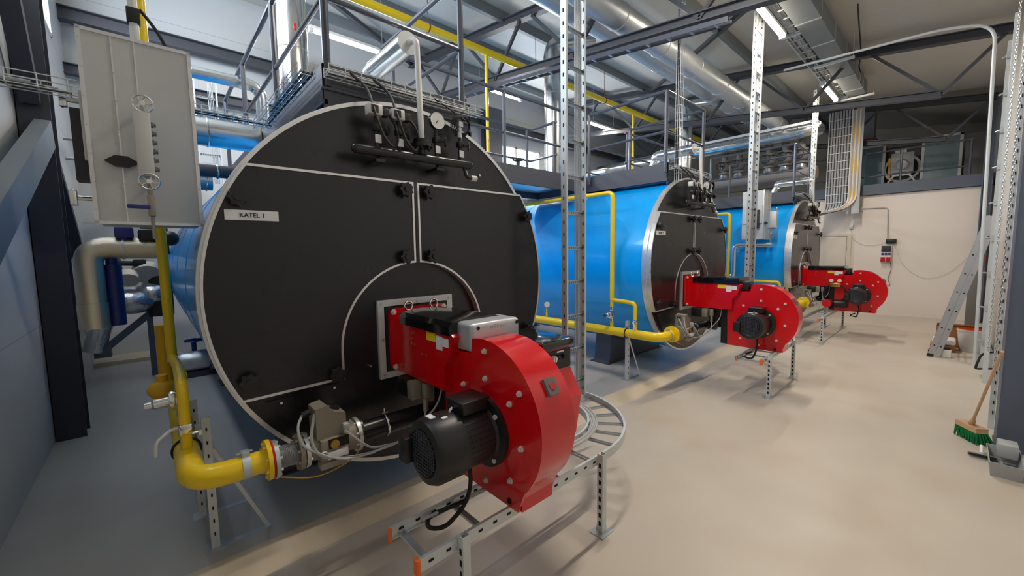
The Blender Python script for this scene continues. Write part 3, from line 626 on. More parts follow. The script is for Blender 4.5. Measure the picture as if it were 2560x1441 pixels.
def make_gauge():
    t = thing('level_gauge', 'level gauge with two chrome handwheels on the near grey cabinet', 'gauge', (0, 0, 0), 'level gauges')
    MB().box(-1.425, -1.36, .165, .28, 2.215, 2.535, .006).build('gauge_body', 'cabinet', t)
    for z, x in ((2.575, -1.385), (2.19, -1.385)):
        b = MB(); b.torus((x, .17, z), (0, 1, .35), .04, .005, 20, 6)
        for k in range(5): a = k * 2 * PI / 5; b.cyl((x, .17, z), (x + .04 * math.cos(a), .17, z + .04 * math.sin(a)), .004, n=6)
        b.cyl((x, .16, z), (x, .34, z), .012, n=10); b.build('handwheel', 'chrome', t)
    b = MB()
    for k in range(6): z = 2.26 + k * .045; MB().cyl((-1.36, .21, z), (-1.34, .21, z), .011, n=6).box(-1.372, -1.352, .19, .23, z - .01, z + .01).build('gauge_bolt', 'pvc', t)
    MB().box(-1.4, -1.37, .235, .285, 2.02, 2.13, .006).cyl((-1.385, .26, 2.13), (-1.385, .26, 2.19), .012).cyl((-1.385, .26, 1.9), (-1.385, .26, 2.02), .008).build('drain_valve', 'valve_grey', t)
    MB().box(-1.48, -1.39, .22, .236, 2.055, 2.075, .006).build('valve_lever', 'navy', t)
    return t
ca = make_cabinet(); ga = make_gauge()
dup(ca, BX[2], BY[2], 'grey sheet metal cabinet standing in front of the furthest blue boiler'); dup(ga, BX[2], BY[2], 'level gauge on the cabinet by the furthest boiler')
def make_drain():
    t = thing('insulated_pipe', 'shiny dimpled insulated pipe bending down under the near cabinet', 'pipe', (0, 0, 0), 'clad drain pipes')
    MB().tube([(-1.345, 1.02, 1.862), (-1.7, 1.02, 1.868), (-1.7, 1.02, 1.5)], .068, 24, bend=.1, seg=8).build('clad_pipe', 'dimple', t)
    MB().tube([(-1.7, 1.02, 1.52), (-1.7, 1.02, 1.36)], .073, 24).build('pipe_collar', 'dimple', t)
    MB().lathe([(.072, 0), (.072, .012)], (-1.53, 1.02, 1.865), (-1, 0, .015), 24).build('joint_band', 'galv', t)
    return t
dr = make_drain()
t = thing('insulated_pipe', 'shiny Z shaped clad pipe in front of the furthest blue boiler', 'pipe', (7.75, 0, 0), 'clad drain pipes')
MB().tube([(0, -.17, 1.875), (0, .527, 1.875), (0, .527, 1.22), (0, .72, 1.2), (.25, .9, 1.2)], .045, 18, bend=.1, seg=8).build('clad_pipe', 'insul', t)

# ------------------------------------------------------------------ boiler top platforms and rails
def platform(x0, x1, y0, y1, lab):
    t = thing('platform', lab, 'platform', (0, 0, 2.76), 'walkway platforms')
    b = MB()
    b.box(x0, x1, y0, y0 + .02, .075 if x1 - x0 < 1.5 else -.01, .235); b.box(x0, x0 + .02, y0, y1, -.01, .235); b.box(x1 - .02, x1, y0, y1, -.01, .235); b.box(x0, x1, y1 - .02, y1, -.01, .235)
    b.build('fascia', 'dark_steel', t)
    if x1 - x0 < 1.5:
        xs = [x0 + (x1 - x0) * k / 16 for k in range(17)]; cx = x0 + .53
        MB().prism([(x, 1.575 + math.sqrt(1.246 ** 2 - (x - cx) ** 2) - 2.76) for x in xs] + [(x1, .1), (x0, .1)], 'Y', y0 + .002, y0 + .018).build('skirt_plate', 'dark_steel', t)
    MB().box(x0 + .02, x1 - .02, y0 + .02, y1 - .02, .1, .14).build('deck', 'galv', t)
    MB().box(x0 - .012, x1 + .012, y0 - .012, y0 + .02, .075 if x1 - x0 < 1.5 else -.01, .09).box(x0 - .012, x0 + .02, y0, y1, -.01, .02).box(x1 - .02, x1 + .012, y0, y1, -.01, .02).build('base_flange', 'dark_steel', t)
    return t
def railing(pts, posts, lab, zt=3.93, zm=3.4, zb=2.86, closed=False):
    p0 = Vector(pts[0]); t = thing('railing', lab, 'railing', (p0.x, p0.y, zb), 'platform railings')
    L = lambda z: [(p[0] - p0.x, p[1] - p0.y, z - zb) for p in pts]
    MB().tube(L(zt), .022, 10, bend=.05).build('top_rail', 'tube_steel', t)
    MB().tube(L(zm), .017, 10, bend=.04).build('mid_rail', 'tube_steel', t)
    for x, y in posts: MB().tube([(x - p0.x, y - p0.y, 0), (x - p0.x, y - p0.y, zt - zb)], .024, 10).build('post', 'tube_steel', t)
    return t
nm = ['nearest', 'middle', 'furthest']
for n in range(3):
    bx, by = BX[n], BY[n]; y1 = [4.4, 1.5, 1.9][n]
    platform(bx - .53, bx + .6, by + .09, y1, 'dark platform edge on top of the %s boiler' % nm[n])
railing([(-.5, 4.3), (-.5, .1), (.53, .1), (.53, 1.53)], [(-.5, .1), (.53, .1), (-.5, 1.38), (-.5, 2.82), (-.5, 4.2), (.53, 1.52)], 'grey tube railing with tall posts on top of the nearest boiler')
for n, lb in ((1, 'grey tube railing round the platform of the middle boiler'), (2, 'grey tube railing round the platform of the furthest boiler')):
    bx, by = BX[n], BY[n]
    railing([(bx - .58, 1.4), (bx - .58, by + .1), (bx + .6, by + .1), (bx + .6, 1.4)], [(bx - .58, 1.38), (bx - .58, by + .1), (bx + .6, by + .1), (bx + .6, 1.38)], lb)
for x0, x1, lb in ((.62, 3.9, 'dark walkway bridging the nearest and middle boilers'), (5.1, 8.6, 'dark walkway bridging the middle and furthest boilers')):
    platform(x0, x1, 1.5, 2.55, lb)
railing([(.62, 1.52), (3.85, 1.52)], [(.65, 1.52), (2.22, 1.52), (3.8, 1.52)], 'long front railing of the walkway right of the nearest boiler')
railing([(.62, 2.52), (3.7, 2.52), (3.7, 1.9)], [(.9, 2.52), (2.2, 2.52), (3.62, 2.52), (3.7, 1.95)], 'rear railing of the walkway before the bright back window')
railing([(5.12, 1.52), (8.5, 1.52)], [(5.2, 1.52), (6.8, 1.52), (8.4, 1.52)], 'front railing of the walkway right of the middle boiler')
railing([(5.12, 2.52), (8.5, 2.52)], [(5.2, 2.52), (6.8, 2.52), (8.4, 2.52)], 'rear railing of the walkway right of the middle boiler')
# wire basket trays on the platform fronts
def basket(p0, p1, wdt, hgt, lab, nrm=(0, -1, 0), cables=4):
    p0, p1 = Vector(p0), Vector(p1); L = (p1 - p0).length; t = (p1 - p0) / L; nv = Vector(nrm); up = Vector((0, 0, 1)) if abs(t.z) < .8 else Vector((-1, 0, 0))
    if abs(t.z) > .8: up = t.cross(nv)
    e = thing('wire_tray', lab, 'cable tray', p0, 'wire cable trays'); b = MB()
    for q in (0, .5, 1): b.tube([nv * wdt * q, nv * wdt * q + t * L], .003, 5)
    for z in (.5, 1):
        b.tube([up * hgt * z, up * hgt * z + t * L], .003, 5); b.tube([nv * wdt + up * hgt * z, nv * wdt + up * hgt * z + t * L], .003, 5)
    k = 0
    while k * .1 <= L: b.tube([t * .1 * k + up * hgt, t * .1 * k, t * .1 * k + nv * wdt, t * .1 * k + nv * wdt + up * hgt], .003, 5); k += 1
    b.build('wire_mesh', 'galv_light', e)
    for i in range(cables):
        o = nv * wdt * (.2 + .6 * i / max(1, cables - 1)) + up * (.012 + .01 * (i % 2)); MB().tube([o, o + t * L * (.95 - .08 * i)], .007, 6).build('cable', 'cable_grey' if i % 2 else 'rubber', e)
    return e
for n in range(3): basket((BX[n] - .53, BY[n] + .07, 2.9), (BX[n] + .65, BY[n] + .07, 2.9), .09, .055, 'wire cable tray along the top front of the %s boiler' % nm[n])
basket((-.57, .1, 2.9), (-.57, 1.5, 2.9), .1, .06, 'wire cable tray full of cables along the left platform edge', (-1, 0, 0), 6)
basket((-2.15, .45, 2.62), (-1.62, .45, 2.62), .1, .06, 'short wire cable tray between the left wall and the grey cabinet')
basket((-1.15, 1.3, 2.87), (-.55, 1.3, 2.87), .1, .06, 'wire cable tray from the grey cabinet to the nearest boiler top', (0, -1, 0), 6)
basket((4.02, .04, 2.75), (4.02, .04, 5.1), .06, .09, 'thin upright wire tray with cables at the middle boiler corner', (0, -1, 0), 4)

# flues
for n in range(3):
    t = thing('flue_stack', ['wide shiny flue stack rising behind the nearest boiler', 'shiny flue stack with elbow behind the middle boiler', 'shiny flue stack behind the furthest boiler rails'][n], 'flue', (BX[n] - .02, BY[n] + 2.65, 0), 'flue stacks')
    MB().lathe([(.16, 2.95), (.16, 5.3)], (0, 0, 0), (0, 0, 1), 40).build('stack_pipe', 'chrome' if n == 0 else 'insul', t)
    for z in (3.3, 4.15, 4.75): MB().torus((0, 0, z), (0, 0, 1), .161, .004, 36, 6).build('joint_band', 'galv', t)
    MB().lathe([(.19, 2.88), (.19, 3.1), (.165, 3.25)], (0, 0, 0), (0, 0, 1), 24).build('foil_base', 'foil', t)
    MB().tube([(0, 0, 5.25), (0, 0, 5.62), (.5, -.6, 5.66)], .17, 24, bend=.2, seg=6).build('elbow', 'insul', t)
    if n == 0: MB().sphere((-.005, -.155, 4.36), .04, (.5, .3, 1.2)).build('red_mark', 'red_plastic', t)
for y, z, r, x0, lb in ((.75, 5.08, .18, 2.2, 'lower of two long round ducts under the roof'), (1.4, 5.42, .2, 2.2, 'upper of two long round ducts under the roof')):
    t = thing('round_duct', lb, 'duct', (0, y, z), 'round ventilation ducts'); MB().lathe([(r, x0), (r, 11.5)], (0, 0, 0), (1, 0, 0), 40).build('duct_pipe', 'galv', t)
    for k in range(8): MB().torus((x0 + .3 + k * 1.2, 0, 0), (1, 0, 0), r + .002, .008, 32, 6).build('joint_band', 'galv', t)
t = thing('rectangular_duct', 'big square grey air duct beside the bright ceiling lamps', 'duct', (0, -.9, 5.25), None)
MB().box(3.0, 10.9, -.16, .16, 0, .28).build('duct_body', 'purlin', t)
for k in range(8): MB().box(3.3 + k * 1.0, 3.33 + k * 1.0, -.17, .17, -.01, .29).build('duct_flange', 'galv', t)
for x in (5.2, 8.2, 10.8): MB().box(x, x + .05, -.3, .3, -.06, -.02).cyl((x + .02, -.28, -.04), (x + .02, -.28, .5), .006).cyl((x + .02, .28, -.04), (x + .02, .28, .5), .006).build('duct_hanger', 'galv_light', t)

# lamps
def batten(x, y, z, lab):
    t = thing('batten_lamp', lab, 'lamp', (x, y, z), 'lit ceiling battens')
    MB().box(-.72, .72, -.05, .05, .035, .08, .006).build('housing', 'white_paint', t)
    MB().tube([(-.7, 0, .02), (.7, 0, .02)], .035, 14).build('diffuser', 'lamp', t)
    for s in (-1, 1): MB().box(s * .7 - .03, s * .7 + .03, -.045, .045, -.02, .075, .006).build('end_cap', 'white_paint', t)
    for s in (-.5, .5): MB().cyl((s, 0, .08), (s, 0, cz(y) - z), .003, n=6).build('hanger_wire', 'galv', t)
for x, lb in zip(FRONT_ROW, ('lit batten lamp out of view above the nearest burner', 'bright batten lamp at the top edge beside the square duct', 'small bright batten lamp far right near the gallery')): batten(x, -.55, 5.18, lb)
for x, lb in zip(BACK_ROW, ('bright rear batten lamp behind the nearest silencer', 'rear batten lamp crossed by the yellow gas drop', 'rear batten lamp seen low behind the middle railing')): batten(x, 4.5, 5.38, lb)

# ------------------------------------------------------------------ cable ladders
def rail_prof(): return [(-.002, -.03), (.014, -.03), (.014, -.026), (.002, -.026), (.002, .026), (.014, .026), (.014, .03), (-.002, .03)]
def rung(b, p, q, up):
    b.sweep(cp(.03, .014), p, q, up)
def low_tray(bx, by, x0, x1, y0, y1, bend, legs, lab, z=.475):
    t = thing('cable_ladder', lab, 'cable ladder', (bx, by, 0), 'low cable ladders')
    def railpath(off, outer):
        P = [Vector((x0, off, z))]; P.append(Vector((x1, off, z)))
        if bend:
            cx, cy = x1, bend[1]; rr = cy - off
            for k in range(1, 15): a = -PI / 2 + k * (PI / 2) / 14; P.append(Vector((cx + rr * math.cos(a), cy + rr * math.sin(a), z)))
        return P
    for off in (y0, y1):
        P = railpath(off, off == y0); b = MB(); prev = None
        for i, p in enumerate(P):
            tg = (P[min(i + 1, len(P) - 1)] - P[max(i - 1, 0)]).normalized(); sd = Vector((tg.y, -tg.x, 0))
            s2 = 1 if off == y0 else -1
            prev = b.ring([p + sd * (xx * -s2) + Vector((0, 0, zz)) for xx, zz in rail_prof()], prev)
        rl = b.build('side_rail', 'galv_light', t)
        sl = MB(); n = int((x1 - x0) / .09)
        for k in range(n): sl.box(x0 + .05 + k * .09, x0 + .075 + k * .09, off - .0035, off + .0035, z - .006, z + .006)
        sl.build('slots', 'dark_hole', rl)
        MB().box(x0 - .012, x0 + .008, off - .012, off + .02 * (1 if off == y0 else -1), z - .036, z + .036, .004).build('end_cap', 'orange', t)
    n = int((x1 - x0) / .3)
    for k in range(n + 1): b = MB(); xx = x0 + .06 + k * .3; rung(b, (xx, y0, z - .018), (xx, y1, z - .018), (0, 0, 1)); b.build('rung', 'galv', t)
    if bend:
        for k in range(1, 7):
            a = -PI / 2 + k * PI / 2 / 6.5; b = MB(); c = Vector((x1, bend[1], z - .018)); dr_ = Vector((math.cos(a), math.sin(a), 0)); rung(b, c + dr_ * (bend[1] - y1), c + dr_ * (bend[1] - y0), (0, 0, 1)); b.build('rung', 'galv', t)
        for k in range(4):
            rr = bend[1] - y1 + .03 + .014 * k; c = Vector((x1, bend[1], z + .005 + .006 * (k % 2)))
            MB().tube([(x1 - 1.2 + .2 * k, bend[1] - rr, c.z), (x1, bend[1] - rr, c.z)] + [c + Vector((rr * math.cos(a), rr * math.sin(a), 0)) for a in [-PI / 2 + j * PI / 20 for j in range(1, 11)]] + [(x1 + rr + .02, bend[1] + .02, z + .3)], .008, 6).build('cable', 'cable_grey', t)
    for x, y in legs:
        s = MB(); s.sweep(cp(.041, .041), (x, y, .006), (x, y, z + .05), (0, 1, 0)); lg = s.build('leg', 'galv_light', t)
        MB().box(x - .06, x + .06, y - .05, y + .05, 0, .008).bar((x, y + .03, .01), (x, y + .0, .16), .03, .006).cyl((x - .045, y, 0), (x - .045, y, .03), .006, n=6).cyl((x + .045, y, 0), (x + .045, y, .03), .006, n=6).build('foot_plate', 'galv', lg)
        b = MB()
        for k in range(8): b.box(x - .0215, x - .0195, y - .008, y + .008, .05 + k * .055, .08 + k * .055)
        b.build('slots', 'dark_hole', lg)
    return t
low_tray(0, 0, -.66, .7, -1.165, -.885, (0, -.37), [(-.44, -1.19), (.62, -1.19)], 'low cable ladder on legs under the nearest burner, with orange ends and curve')
low_tray(BX[1], 0, -.66, .7, -1.165, -.885, (0, -.37), [(-.44, -1.19), (.62, -1.19)], 'low cable ladder on legs under the middle burner')
low_tray(0, 0, 7.7, 10.3, -.98, -.7, None, [(7.9, -1.0), (10.0, -1.0), (10.0, -.68)], 'low cable ladder on legs under the furthest burner', .46)
def vladder(x0, x1, y, z0, z1, lab):
    t = thing('cable_ladder', lab, 'cable ladder', (x0, y, z0), 'upright cable ladders'); H = z1 - z0; W = x1 - x0
    for s, xx in ((1, 0), (-1, W)):
        r = MB().sweep([(-.03, -s * .002), (.03, -s * .002), (.03, s * .016), (.026, s * .016), (.026, s * .002), (-.026, s * .002), (-.026, s * .016), (-.03, s * .016)], (xx, 0, 0), (xx, 0, H), (1, 0, 0)).build('side_rail', 'galv_light', t)
        b = MB(); k = 0
        while .05 + k * .1 < H - .05: b.box(xx - .0035 - (0 if s > 0 else 0), xx + .0035, -.006, .006, .05 + k * .1, .08 + k * .1); k += 1
        b.build('slots', 'dark_hole', r)
    k = 0
    while .15 + k * .3 < H:
        zz = .15 + k * .3; rg = MB().sweep(cp(.03, .016), (0, 0, zz), (W, 0, zz), (0, -1, 0)).build('rung', 'galv', t)
        b = MB()
        for j in range(9): b.box(.03 + j * W / 10, .036 + j * W / 10, -.0095, -.0075, zz - .009, zz + .009)
        b.build('slots', 'dark_hole', rg); k += 1
    for j in range(4): MB().tube([(W * .62 + .02 * j, .012, .0), (W * .62 + .02 * j, .012, H)], .006, 6).build('cable', 'cable_grey', t)
    return t
vladder(1.21, 1.47, -.38, .48, 5.3, 'tall upright cable ladder right of the nearest burner')
vladder(BX[1] + 1.21, BX[1] + 1.5, -.38, .48, 5.4, 'tall upright cable ladder right of the middle burner')
vladder(10.15, 10.4, -.25, .48, 5.4, 'upright cable ladder standing in front of the third boiler top')
vladder(-.72, -.42, 5.6, 3.0, 4.75, 'bright upright cable rack on the back wall seen between cabinet and stairs rails')
# overhead cable ladders
def hladder(p0, p1, W, lab, side=(0, 1, 0), hang=0, mr='galv_light', nc=5):
    p0, p1 = Vector(p0), Vector(p1); t = thing('cable_ladder', lab, 'cable ladder', p0, 'overhead cable ladders'); v = p1 - p0; L = v.length; d = v / L; s = Vector(side)
    for o in (0, W): MB().bar(s * o, s * o + v, .012, .06).build('side_rail', mr, t)
    for k in range(int(L / .3)): MB().bar(d * (.15 + .3 * k) + Vector((0, 0, -.018)), d * (.15 + .3 * k) + s * W + Vector((0, 0, -.018)), .03, .014).build('rung', 'galv', t)
    for k in range(hang): q = v * ((k + .5) / hang); MB().tube([q + s * (W + .01), q + s * (W + .01) + Vector((0, 0, cz(p0.y - .01) - p0.z - .06))], .006, 6).bar(q - s * .05 - Vector((0, 0, .035)), q + s * (W + .05) - Vector((0, 0, .035)), .035, .02).build('hanger', 'galv_light', t)
    for k in range(nc): MB().tube([s * W * (.15 + .16 * k), s * W * (.15 + .16 * k) + v], .012, 6).build('cable', 'cable_grey' if k % 2 else 'cable_dark', t)
    return t
hladder((3.2, -.5, 5.32), (11.6, -.5, 5.32), .4, 'overhead cable ladder running above the bright front lamps', (0, -1, 0), 6)
hladder((3.74, -.7, ZB(-.7) - .13), (3.74, 4.6, ZB(4.6) - .13), .12, 'sloping cable ladder hung under the truss above the middle gap', (1, 0, 0), 0, 'tube_steel', 2)
hladder((10.3, -.3, 4.75), (10.3, 3.6, 4.75), .3, 'dark overhead cable ladder above the steam pipes', (1, 0, 0))
t = thing('cable_ladder', 'wide upright cable ladder packed with grey cables on the far wall', 'cable ladder', (12.65, -.1, 2.7), 'upright cable ladders')
for y in (0, -.48): MB().box(-.01, .01, y - .01, y + .01, 0, 2.75).build('side_rail', 'galv_light', t)
MB().box(-.01, .03, -.72, -.56, 0, 2.75).build('cover_channel', 'cable_grey', t)
for k in range(12): MB().bar((-.03, 0, .1 + k * .22), (-.03, -.48, .1 + k * .22), .012, .012).build('rung', 'galv_light', t)
for k in range(22): MB().tube([(-.015, -.03 - k * .02, 2.75), (-.015, -.03 - k * .02, .12), (-.3, .1 - k * .008, -.06 + .004 * k), (-1.6, .3, -.04)], .01, 6, bend=.2).build('cable', 'cable_grey' if k % 3 else 'cable_dark', t)
MB().box(.0, .35, -.3, -.26, .2, .24).build('wall_bracket', 'galv_light', t)
t2 = thing('cable_bundle', 'bundle of beige cables hanging right of the wide upright cable ladder', 'cables', (12.62, -.7, 2.8))
for k in range(10): MB().tube([(0, .02 * k - .06, 2.6), (0, .02 * k - .06, .25), (-.15, .16, .02 + .01 * k), (-.6, .5, -.05)], .011, 6, bend=.2).build('cable', ('beige_door', 'sticker_white', 'yellow_old', 'cable_grey')[k % 4], t2)

# ------------------------------------------------------------------ far end: gallery, fan unit, wall equipment
t = thing('gallery_edge', 'dark steel floor beam of the gallery above the white far wall', 'beam', (12.95, 0, 3.17))
MB().box(-.04, .12, Y0 + .02, 6.9, .01, .28).build('beam', 'column_steel', t); MB().box(.12, 4.0, Y0 + .05, 6.9, .2, .27).build('gallery_floor', 'galv', t)
railing([(12.97, -2.75), (12.97, 3.4)], [(12.97, -2.72), (12.97, -1.55), (12.97, .4), (12.97, 1.9), (12.97, 3.3)], 'dark railing along the gallery at the far end', 4.27, 3.66, 3.2)
t = thing('air_handling_unit', 'grey air unit with white frame and round fan on the gallery', 'fan unit', (15, 0, 3.45))
b = MB()
for y in (-.35, -1.02, -1.83, -2.55): b.box(-.03, .03, y - .03, y + .03, 0, 1.38)
b.box(-.03, .03, -2.58, -.32, 1.33, 1.39); b.box(-.03, .03, -2.58, -.32, 0, .06); b.build('frame', 'white_paint', t)
MB().box(.0, .02, -2.52, -1.86, .06, 1.33).build('side_panel', 'mezz_glass', t); MB().box(.02, .04, -.99, -.38, .06, 1.33).build('side_panel', 'mezz_glass', t)
MB().box(.5, .52, -1.8, -1.05, .06, 1.33).box(.04, .52, -1.85, -1.8, .06, 1.33).box(.04, .52, -1.05, -1.0, .06, 1.33).build('fan_chamber', 'pvc', t)
f = MB(); f.lathe([(.4, 0), (.4, .1), (.34, .12), (.34, 0)], (.1, -1.42, .62), (-1, 0, 0), 40, False, False); f.box(-.02, .06, -1.66, -1.18, .5, 1.06, .01); f.bar((-.03, -1.75, .15), (-.03, -1.58, .42), .04, .05, (1, 0, 0)); f.bar((-.03, -1.09, .15), (-.03, -1.26, .42), .04, .05, (1, 0, 0)); f.box(-.04, .0, -1.62, -1.22, .4, .46); f.box(-.03, .05, -1.5, -1.4, 1.06, 1.18).box(-.03, .05, -1.36, -1.26, 1.06, 1.18)
f = f.build('fan', 'cabinet', t); MB().lathe([(.15, 0), (.15, .06), (.11, .07), (.11, .05), (.04, .05)], (-.03, -1.42, .72), (-1, 0, 0), 32).build('fan_motor', 'alu', f)
MB().box(-.025, -.02, -1.18, -1.12, .4, .95).build('beige_strip', 'yellow_old', f)
t = thing('duct_box', 'dark square duct drop behind the gallery rails left of the fan unit', 'duct', (14.4, -.6, 4.9)); MB().box(-.2, .2, -.25, .25, 0, .785).build('duct_body', 'purlin', t); MB().box(-.24, .24, -.3, .3, -.06, .02).build('duct_flange', 'rust', t)
tag(MB().box(14.8, 15.6, -3.0, -2.62, 3.45, 4.75, .02).build('storage_tank', 'pvc'), 'brown dark tank right of the air unit on the gallery', 'tank')
t = thing('socket_panel', 'grey wall socket panel with two red power sockets on the far wall', 'socket box', (12.98, -1.36, 1.4))
MB().box(-.08, .015, -.13, .08, 0, .45, .01).build('panel_body', 'white_paint', t)
MB().box(-.1, -.07, -.12, .07, .27, .43, .008).build('breaker_window', 'cable_dark', t)
for y in (-.075, .03): MB().cyl((-.06, y, .08), (-.13, y, .06), .042, n=16).box(-.09, -.07, y - .045, y + .045, .01, .13, .006).build('red_socket', 'red_plastic', t)
for y in (-.09, -.025, .04): MB().box(-.11, -.07, y - .025, y + .025, .19, .24, .005).build('blue_socket', 'navy', t)
tag(MB().box(12.93, 12.995, -1.56, -1.36, 1.88, 2.0, .01).build('black_box', 'black_plastic'), 'small black box on top of the red wall sockets', 'box')
t = thing('wall_conduit', 'grey conduit bending down from the junction box to the red sockets', 'conduit', (12.97, -.86, 2.84)); MB().tube([(0, 0, 0), (0, -.5, -.02), (0, -.53, -.9)], .012, 8, bend=.08).build('conduit_pipe', 'cable_grey', t)
tag(MB().box(12.93, 12.998, -.86, -.72, 2.77, 2.89, .008).build('junction_box', 'cabinet'), 'pale grey junction box on the far wall under the gallery', 'junction box')
tag(MB().box(12.95, 12.998, -.68, -.6, 2.3, 2.42, .008).build('junction_box', 'cabinet'), 'tiny grey box at the end of the thin pipe beside the far door', 'junction box')
tag(MB().tube([(12.98, -.64, 2.3), (12.98, -.66, 2.05), (12.98, -.9, 1.85), (12.98, -1.2, 1.84), (12.98, -1.4, 1.95)], .0032, 6, bend=.12).build('wall_cable', 'cable_grey'), 'thin slack cable from the tiny grey box to the red sockets', 'cable')
tag(MB().tube([(12.98, -1.5, 1.95), (12.98, -1.7, 1.3), (12.98, -2.1, .95), (12.98, -2.5, 1.1), (12.98, -2.8, 1.5)], .0028, 6, bend=.25).build('wall_cable', 'cable_grey'), 'long thin cable drooping across the white far wall', 'cable')
tag(MB().tube([(12.98, -1.45, 1.6), (12.98, -1.5, 1.2), (12.98, -1.44, .95), (12.98, -1.5, .8), (12.98, -1.45, .78)], .007, 6, bend=.06).build('wall_cable', 'pvc'), 'short dark cable dangling below the red sockets', 'cable')

# steam header with valves, and large pipes above it
t = thing('steam_header', 'dark steam header with row of handwheel valves behind the third platform', 'pipework', (11.5, 0, 0))
MB().tube([(0, -.1, 3.75), (0, 2.7, 3.75)], .16, 24).build('header_pipe', 'pvc', t)
for k, y in enumerate((.25, .62, 1.0, 1.38, 1.76, 2.15)):
    v = MB(); v.cyl((0, y, 3.8), (0, y, 4.7), .08, n=16); v.cyl((0, y, 4.02), (0, y, 4.06), .15, n=20); v.cyl((0, y, 4.36), (0, y, 4.4), .15, n=20); v.sphere((0, y, 4.21), .15); v = v.build('stop_valve', 'pvc', t)
    b = MB().torus((-.34, y, 4.22), (1, 0, 0), .11, .014, 22, 8); b.cyl((-.12, y, 4.22), (-.36, y, 4.22), .02, n=8); b.bar((-.34, y - .11, 4.22), (-.34, y + .11, 4.22), .02, .02).bar((-.34, y, 4.11), (-.34, y, 4.33), .02, .02, (0, 1, 0)); b.build('handwheel', 'rubber', v)
    MB().lathe([(.1, 0), (.13, .04), (.1, .12)], (-.05, y, 3.88), (0, 0, 1), 16).build('foil_cap', 'foil', v)
t = thing('insulated_pipe', 'very thick clad pipe crossing above the steam header valves', 'pipe', (11.2, 0, 4.75), 'large clad pipes')
MB().tube([(0, 6.5, 0), (0, .35, 0), (.0, .05, .05), (.35, -.05, .08)], .17, 28, bend=.2, seg=8).build('clad_pipe', 'insul', t)
for k in range(5): MB().torus((0, .9 + k * 1.1, 0), (0, 1, 0), .172, .006, 28, 6).build('joint_band', 'galv', t)
MB().torus((.15, -.02, .05), (.5, -.8, 0), .24, .014, 28, 6, 0, PI).build('support_band', 'white_trim', t)
for x, z, r, lb in ((6.6, 3.62, .1, 'long clad pipe low behind the middle boiler railing'), (7.2, 3.35, .13, 'thicker clad pipe beneath it behind the middle railing')):
    t = thing('insulated_pipe', lb, 'pipe', (x, 0, z), 'large clad pipes'); MB().tube([(0, 2.9, 0), (0, 6.6, 0)], r, 24).build('clad_pipe', 'insul', t)
    for k in range(4): MB().torus((0, 3.4 + k * .9, 0), (0, 1, 0), r + .002, .005, 24, 6).build('joint_band', 'galv', t)
# valve clusters on the back platforms
def pump_cluster(x, y, z, lab, m1, m2):
    t = thing('valve_group', lab, 'valve', (x, y, z), 'clad valves on the walkways')
    MB().sphere((0, 0, .12), .14, (1.1, 1, .9)).sphere((.18, .05, .1), .11).build('foil_jacket', m1, t)
    MB().cyl((0, 0, .2), (0, 0, .42), .025).torus((0, 0, .42), (0, 0, 1), .09, .012, 20, 6).bar((-.09, 0, .42), (.09, 0, .42), .014, .014).build('handwheel', m2, t)
for x, y, lb in ((3.2, 2.3, 'foil wrapped valve behind the walkway left of the middle railing'), (5.6, 2.1, 'foil bundle on the walkway beside the middle platform'), (6.4, 2.3, 'dark handwheel valve beyond the walkway right of the middle boiler'), (7.3, 2.2, 'dark handwheel valve near the thick low clad pipe')): pump_cluster(x, y, 2.9, lb, 'foil', 'rubber')

# ------------------------------------------------------------------ pipes behind the cabinet, left side
for y, z, r, x1, m, lb in ((3.0, 3.79, .065, .1, 'insul', 'slim clad pipe high behind the near cabinet'), (2.0, 2.93, .125, -.54, 'insul', 'thick clad pipe between the near cabinet and first boiler'), (1.5, 2.5, .05, -.8, 'dark_steel', 'thin dark pipe low between the near cabinet and first boiler'), (2.4, 2.55, .09, -.9, 'insul', 'clad pipe just under the thin dark pipe beside the cabinet')):
    t = thing('insulated_pipe', lb, 'pipe', (-1.25, y, z), 'pipes behind the near cabinet'); MB().tube([(0, 0, 0), (x1 + 1.25, 0, 0)] if y < 1.9 else [(0, 6.995 - y, 0), (0, 0, 0), (x1 + 1.25, 0, 0)] if y < 2.9 else [(0, 4.0, 0), (0, 0, 0), (.95, 0, 0), (.95, 0, -.9)], r, 22, bend=.15).build('clad_pipe', m, t)
    MB().torus((.3, 0, 0), (1, 0, 0), r + .003, .008, 22, 6).build('joint_band', 'chrome', t)
t = thing('pump_set', 'dark pump with foil wrapped valves on the floor left of the nearest boiler', 'pump', (-1.5, 2.0, 0))
MB().sphere((-.06, 0, 1.45), .16, (1.25, 1, .75)).sphere((.08, .0, 1.5), .13, (1.1, 1, .8)).tube([(-.15, 0, 1.42), (-.25, 0, 1.25), (-.3, 0, 1.05)], .07, 14, bend=.1).build('foil_jacket', 'foil', t)
MB().cyl((-.06, -.14, 1.62), (-.06, -.1, 1.66), .075, n=22).cyl((.06, -.1, 1.66), (.06, -.05, 1.7), .095, n=22).build('end_disc', 'beige_door', t)
MB().torus((-.1, -.1, 1.76), (1, 0, .1), .06, .012, 20, 6).cyl((-.1, -.1, 1.76), (.1, -.08, 1.75), .02).box(-.02, .06, -.14, -.06, 1.73, 1.79, .01).build('handwheel', 'rubber', t)
MB().lathe([(.085, 1.3), (.09, 1.7), (.09, 2.05), (.06, 2.12)], (.13, 0, 0), (0, 0, 1), 24).build('pump_motor', 'black_plastic', t)
MB().lathe([(.092, 1.7), (.094, 1.7), (.094, 1.83)], (.13, 0, 0), (0, 0, 1), 24, False, False).build('white_sleeve', 'sticker_white', t)
MB().box(.03, .07, -.02, .02, 0.7855, 1.35).bar((-.25, 0, 1.05), (.05, 0, 1.32), .05, .05).box(-.3, -.2, -.05, .05, 1.0, 1.1).build('support_frame', 'column_steel', t)
